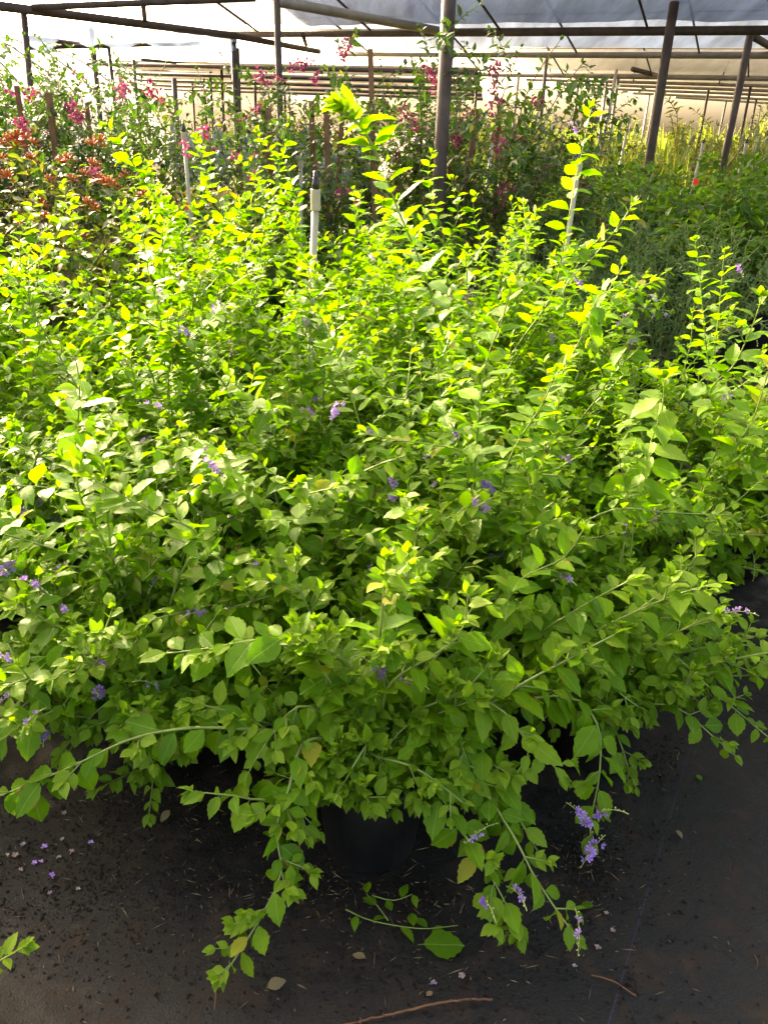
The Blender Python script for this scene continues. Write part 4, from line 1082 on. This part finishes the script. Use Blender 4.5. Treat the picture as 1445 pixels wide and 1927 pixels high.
def grid_px(n, px0, px1, Y0, Y1):
    for k in range(n):
        px = rgc.uniform(px0, px1); Y = rgc.uniform(Y0, Y1); d = ray(px, 240); d *= Y / d.y
        yield d.x, Y
for k in range(34):
    px = 325 + (k % 17) * 13.5 + rgc.uniform(-3, 3); Y = 13.2 + (k // 17) * 0.6; d = ray(px, 240); x = d.x * Y / d.y
    place(cy, k % 3, x, Y, rgc.uniform(0, 6), rgc.uniform(0.9, 1.1), 'small golden spined cactus clump in black pot in the front cactus row', 'cactus', 'golden cacti in rows')
for k, (x, Y) in enumerate(grid_px(34, 330, 700, 15, 21)):
    place(cb, k % 3, x, Y, rgc.uniform(0, 6), rgc.uniform(1.0, 1.5), 'tall blue grey columnar cactus in pot behind the golden cactus rows', 'cactus', 'blue grey columnar cacti')
for k, (x, Y) in enumerate(grid_px(40, 860, 1470, 15, 26)):
    place(cg, k % 3, x, Y, rgc.uniform(0, 6), rgc.uniform(0.9, 1.5), 'green columnar cactus standing in the sunny field beyond the hibiscus block', 'cactus', 'green columnar cacti in the field')
bn = empty('cactus_bench', (0, 0, 0), 'low pale timber bench edge in front of the golden cacti', 'bench')
a, b = at_y(330, 252, 12.6), at_y(560, 256, 12.6)
mb = MB(); mb.box(((a.x + b.x) / 2, 12.45, 0.16), b.x - a.x + 2, 0.5, 0.06); mb.build('top', M['bench'], bn, smooth=False)
for q in range(5): MB().box((a.x + (b.x - a.x) * q / 4, 12.45, 0.06), 0.08, 0.4, 0.13).build('leg', M['bench'], bn, smooth=False)

# spear leaved plants and feathery bushes in the field
def spear(seed, n, h, m, wd):
    rg = random.Random(seed); root = bpy.data.objects.new('spear_plant', None); col.objects.link(root)
    o = link('pot', POT5[0], root); link('soil', POT5[1], root)
    lv = []
    for k in range(n):
        d = (UPV + rv(rg, 0.33)).normalized(); c = Vector((rg.uniform(-.07, .07), rg.uniform(-.07, .07), 0.24))
        lv.append(Leaf(c, d, rv(rg), h * rg.uniform(0.6, 1.1), rg.randrange(6), False, 0))
    joined_leaves('foliage', lv, SPEART, [m], root, np.random.default_rng(seed)); return root
SPEART = [leaf_template(4, W=0.024, fold=0.5, curl=c, wide=0.4, petiole=0.02) for c in (0.05, 0.1, 0.15, 0.2, 0.02, 0.12)]
sp = [spear(101, 60, 0.8, M['far_leaf'], 0.05), spear(102, 70, 0.65, M['far_leaf'], 0.05), spear(103, 50, 0.95, M['far_leaf'], 0.05)]
for k, (x, Y) in enumerate(grid_px(210, 850, 1520, 12.3, 30)):
    place(sp, k % 3, x, Y, rgc.uniform(0, 6), (0.62 + 0.036 * Y) * rgc.uniform(0.8, 1.2), 'spear leaved pale green plant in the sunny field under the far roof', 'plant', 'spear leaved plants in the field')
fbush = [bush('field_bush', 111 + i, 9, 1.2, 42, 0.11, NARROW, M['far_leaf'], 0.012, 6, 0.4, pot=None, potz=0.0, every=1, hang=0.1)[0] for i in range(2)]
for k, (x, Y) in enumerate(list(grid_px(120, 840, 1600, 15, 55)) + list(grid_px(10, 420, 700, 22, 34))):
    place(fbush, k % 2, x, Y, rgc.uniform(0, 6), rgc.uniform(1.2, 2.1), 'pale sunlit bush at the far side of the cactus field', 'bush', 'sunlit bushes across the far field')

# ------------------------------------------------------------------ sprinkler risers
def riser(px, py, Y, r, label, head=True, base_px=None):
    top = at_y(px, py, Y)
    base = Vector((top.x - (0.02 if base_px is None else base_px), Y, 0))
    root = empty('sprinkler_riser', base, label, 'sprinkler'); v = top - base
    MB().tube([Vector((0, 0, 0)), v * 0.5, v - Vector((0, 0, 0.05))], r, r, 12).build('pipe', M['pvc'], root)
    MB().tube([v - Vector((0, 0, 0.075)), v - Vector((0, 0, 0.072)), v - Vector((0, 0, 0.012)), v - Vector((0, 0, 0.010))], r * 1.42, r * 1.42, 14).build('coupling', M['pvc'], root)
    if head:
        mb = MB().tube([v - Vector((0, 0, 0.011)), v + Vector((0, 0, 0.024))], r * 1.0, r * 1.0, 10)
        mb.tube([v + Vector((0, 0, 0.022)), v + Vector((0, 0, 0.027)), v + Vector((0, 0, 0.045))], r * 0.7, r * 0.55, 10)
        mb.tube([v + Vector((-r * 0.9, 0, 0.012)), v + Vector((-r * 1.5, 0, 0.03))], 0.004, 0.003, 6)
        mb.build('sprinkler_head', M['black_plastic'], root)
riser(594, 350, 2.78, 0.0118, 'cream plastic sprinkler riser with black head standing among the lime shrubs', base_px=0.05)
riser(1090, 300, 4.7, 0.0133, 'weathered cream riser pipe behind the slender shoot with violet flowers', base_px=0.03)
riser(346, 245, 5.6, 0.0125, 'cream plastic sprinkler riser beside the bougainvillea hedge', base_px=-0.03)
riser(1323, 268, 9.7, 0.0133, 'white sprinkler riser rising from the hibiscus beside the leaning post', base_px=0.1)
riser(1404, 268, 10.0, 0.0133, 'white sprinkler riser in the hibiscus nearer the corner post', base_px=0.1)
riser(1184, 220, 13.0, 0.017, 'thin pale riser pipe among the field plants', base_px=0.1, head=False)
riser(928, 240, 8.0, 0.015, 'thin white riser pipe beside the bougainvillea clump', base_px=0.03, head=False)
riser(566, 290, 5.6, 0.013, 'thin white riser pipe among the bougainvillea stakes', base_px=0.0, head=False)

# ------------------------------------------------------------------ litter on the mat
rgl = random.Random(13)
def gz(p): return Vector((p.x, p.y, mat_z(p.x, p.y)))
def fallen_leaf(px, py, L, m, label, rz=None, k=None, group=None):
    p = gz(at_z(px, py, 0.0)); me = leaf_mesh('fallen_leaf', HI[k if k is not None else rgl.randrange(6)], m)
    o = link('fallen_leaf', me); o.location = p + Vector((0, 0, 0.006 + L * 0.12)); o.rotation_euler = (rgl.uniform(-.1, .1), rgl.uniform(-.2, .2), rgl.uniform(0, 6.28) if rz is None else rz)
    o.scale = (L, L, L * 0.7); tag(o, label, 'leaf', group)
fallen_leaf(785, 1790, 0.105, M['leaf'], 'broad green fallen leaf lying flat on the mat below the foremost pot', rz=-1.45, k=2)
fallen_leaf(690, 1812, 0.034, M['dry'], 'small torn yellowish leaf standing on the mat', k=1)
fallen_leaf(1118, 1710, 0.036, M['leaf'], 'crumpled pale green leaf beside the trailing branch tip', k=3)
fallen_leaf(1270, 1567, 0.03, M['dry'], 'dry curled tan leaf near the blue thread of the mat', k=5)
fallen_leaf(322, 1528, 0.04, M['dry'], 'withered yellow leaf in soil by the strewn petals', k=1)
fallen_leaf(1318, 1475, 0.026, M['leaf'], 'little green leaf alone on the bare mat', k=2)
fallen_leaf(800, 1882, 0.02, M['dry'], 'tiny yellow leaf scrap touching the long twig', k=2)
fallen_leaf(500, 1868, 0.045, M['dry'], 'brown flattened leaf scrap under the trailing branch tip', k=0)
def petal_thing(px, py, m, label, group, s=0.0085):
    s *= rgl.uniform(0.7, 1.15)
    mb = MB(); n = rgl.randint(3, 5)
    for q in range(n):
        a = 2 * math.pi * q / 5 + rgl.uniform(-.2, .2); d = Vector((math.cos(a), math.sin(a), rgl.uniform(0.1, 0.5))); e = Vector((-math.sin(a), math.cos(a), 0))
        mb.add([Vector((0, 0, 0)), d * s * 0.6 + e * s * 0.4, d * s, d * s * 0.6 - e * s * 0.4], [(0, 1, 2, 3)])
    a = rgl.uniform(0, 6.28)
    mb.tube([Vector((0, 0, 0)), Vector((math.cos(a), math.sin(a), 0.1)) * s * 1.2], s * 0.16, s * 0.1, 5)
    o = mb.build('fallen_flower', M[m]); o.location = gz(at_z(px, py, 0)) + Vector((0, 0, 0.004)); tag(o, label, 'flower', group)
for px, py in [(64, 1538), (172, 1588), (66, 1626), (78, 1624), (98, 1650), (85, 1597)]:
    petal_thing(px, py, 'violet', 'fallen violet flower on the dark mat', 'violet fallen flowers')
for px, py in [(122, 1533), (45, 1592), (30, 1612), (40, 1640), (112, 1615), (95, 1682), (148, 1675), (15, 1612), (118, 1582), (815, 1855), (868, 1840), (1152, 1752), (1124, 1785), (1080, 1820), (1094, 1770), (1140, 1720), (135, 1605)]:
    petal_thing(px, py, 'pale_petal', 'withered pale fallen flower on the dark mat', 'pale fallen flowers', 0.0075)
def twig(ctrl, r, m, label, name='twig'):
    P = [gz(at_z(x, y, 0)) + Vector((0, 0, r + 0.003 + q)) for x, y, q in ctrl]; b = P[0].copy()
    mb = MB(); pts = spline([p - b for p in P], 0.008)
    for i in range(1, len(pts) - 1): pts[i] = pts[i] + Vector((rgl.uniform(-1, 1), rgl.uniform(-1, 1), 0)) * r * 0.45
    ks = sorted({0, len(pts) - 1} | {rgl.randrange(1, len(pts) - 1) for _ in range(max(1, len(pts) // 6))})
    for i, j in zip(ks[:-1], ks[1:]):
        mb.tube(pts[i:j + 1], r * rgl.uniform(0.8, 1.1) * (1 - 0.4 * i / len(pts)), r * rgl.uniform(0.6, 0.8), 7)
        if r > 0.002: mb.tube([pts[j], pts[j] + Vector((rgl.uniform(-1, 1), rgl.uniform(-1, 1), 0.3)) * r * 3], r * 0.45, r * 0.2, 5)
    o = mb.build(name, M[m]); o.location = b; tag(o, label, 'twig')
twig([(925, 1888, 0.004), (850, 1895, 0.01), (740, 1915, 0.004), (640, 1935, 0)], 0.0030, 'twig', 'long reddish brown twig lying across the mat below the pot')
twig([(1112, 1838, 0.0), (1150, 1850, 0.004), (1195, 1876, 0)], 0.0022, 'twig', 'short brown twig lying on the bare mat near the blue thread')
twig([(1180, 1830, 0), (1195, 1850, 0.003), (1192, 1866, 0)], 0.0018, 'soil', 'thin blackened twig crossing the short brown twig')
twig([(1418, 1800, 0), (1424, 1815, 0.002), (1420, 1828, 0)], 0.001, 'twig', 'hair thin curved twig alone on the bare mat')
twig([(410, 1850, 0.04), (407, 1880, 0.01), (404, 1905, 0)], 0.0012, 'twig', 'thin dry rootlet hanging from the trailing branch tip')
# broken sprig at the foot of the pot
sp_c = [(650, 1720), (700, 1738), (780, 1752), (860, 1750)]; b0 = gz(at_z(700, 1735, 0))
root = empty('broken_sprig', b0, 'broken leafy green sprig lying at the foot of the foremost pot', 'sprig')
mb = MB(); lv = []
for ctrl in ([(650, 1718), (700, 1740), (790, 1755), (860, 1748)], [(730, 1740), (710, 1712), (690, 1690)], [(700, 1692), (740, 1702), (775, 1690)]):
    pts = spline([gz(at_z(x, y, 0)) + Vector((0, 0, 0.012)) - b0 for x, y in ctrl], 0.015); mb.tube(pts, 0.0016, 0.001, 5)
    for i in range(2, len(pts), 2):
        if rgl.random() < 0.85: lv.append((pts[i], (rv(rgl) * Vector((1, 1, 0.15))).normalized()))
mb.build('stalk', M['stem'], root)
for p, d in lv:
    if d.length < 0.1: continue
    lf = Leaf(p, Vector((d.x, d.y, 0.1)).normalized(), UPV + rv(rgl, 0.3), rgl.uniform(0.026, 0.046), rgl.randrange(6), False, 0); x, y, z = basis(lf); L = lf.L
    o = bpy.data.objects.new('leaf', HI_ME[(lf.k, False)]); col.objects.link(o); o.parent = root
    o.matrix_basis = Matrix(((x.x * L, y.x * L, z.x * L, p.x), (x.y * L, y.y * L, z.y * L, p.y), (x.z * L, y.z * L, z.z * L, p.z), (0, 0, 0, 1)))
# soil crumbs
mb = MB(); rgs = random.Random(17)
spots = [(560, 1660, 60, 30, 300), (760, 1690, 120, 40, 350), (1080, 1640, 60, 80, 300),(600, 1680, 220, 60, 500), (300, 1500, 220, 60, 500), (1100, 1600, 120, 120, 420), (1200, 1420, 80, 60, 200), (150, 1650, 300, 160, 900), (420, 1600, 160, 90, 400), (800, 1780, 400, 120, 500), (700, 1850, 700, 150, 400)]
for cx, cy_, sx, sy, n in spots:
    for k in range(n * 3):
        p = gz(at_z(rgs.gauss(cx, sx * 0.6), min(1990, max(1350, rgs.gauss(cy_, sy * 0.6))), 0)); s_ = rgs.choice((0.0012, 0.0018, 0.0025, 0.004)) * rgs.uniform(0.7, 1.3)
        e = [Vector((rgs.uniform(-1, 1), rgs.uniform(-1, 1), 0)) * s_ * rgs.uniform(0.6, 2.2) for _ in range(3)]
        mb.add([p + e[0], p + e[1] + Vector((s_, 0, 0)), p + e[2] + Vector((0, s_, 0)), p + Vector((0, 0, s_ * 1.2))], [(0, 1, 3), (1, 2, 3), (2, 0, 3), (0, 2, 1)])
mb2 = MB()
for cx, cy_, sx, sy, n in spots:
    for k in range(n // 6):
        p = gz(at_z(rgs.gauss(cx, sx * 0.7), min(1990, max(1350, rgs.gauss(cy_, sy * 0.7))), 0)) + Vector((0, 0, 0.002)); a = rgs.uniform(0, 6.28); L = rgs.uniform(0.002, 0.008) if rgs.random() < 0.8 else rgs.uniform(0.01, 0.022); wd = rgs.uniform(0.0006, 0.0016)
        d = Vector((math.cos(a), math.sin(a), rgs.uniform(-.05, .15))) * L; e = Vector((-math.sin(a), math.cos(a), 0)) * wd
        mb2.add([p - d - e * 0.4, p - e, p + d, p + e, p + Vector((0, 0, wd * 1.3))], [(0, 1, 4), (1, 2, 4), (2, 3, 4), (3, 0, 4)])
tag(mb2.build('plant_litter', M['dry'], smooth=False), 'tan bits of dry stalk and husk scattered over the weed mat', 'litter', kind='stuff')
tag(mb.build('soil_crumbs', M['soil'], smooth=False), 'dark soil crumbs and bark bits scattered over the weed mat', 'soil', kind='stuff')
for o in list(col.objects):
    if 'used' in o: del o['used']
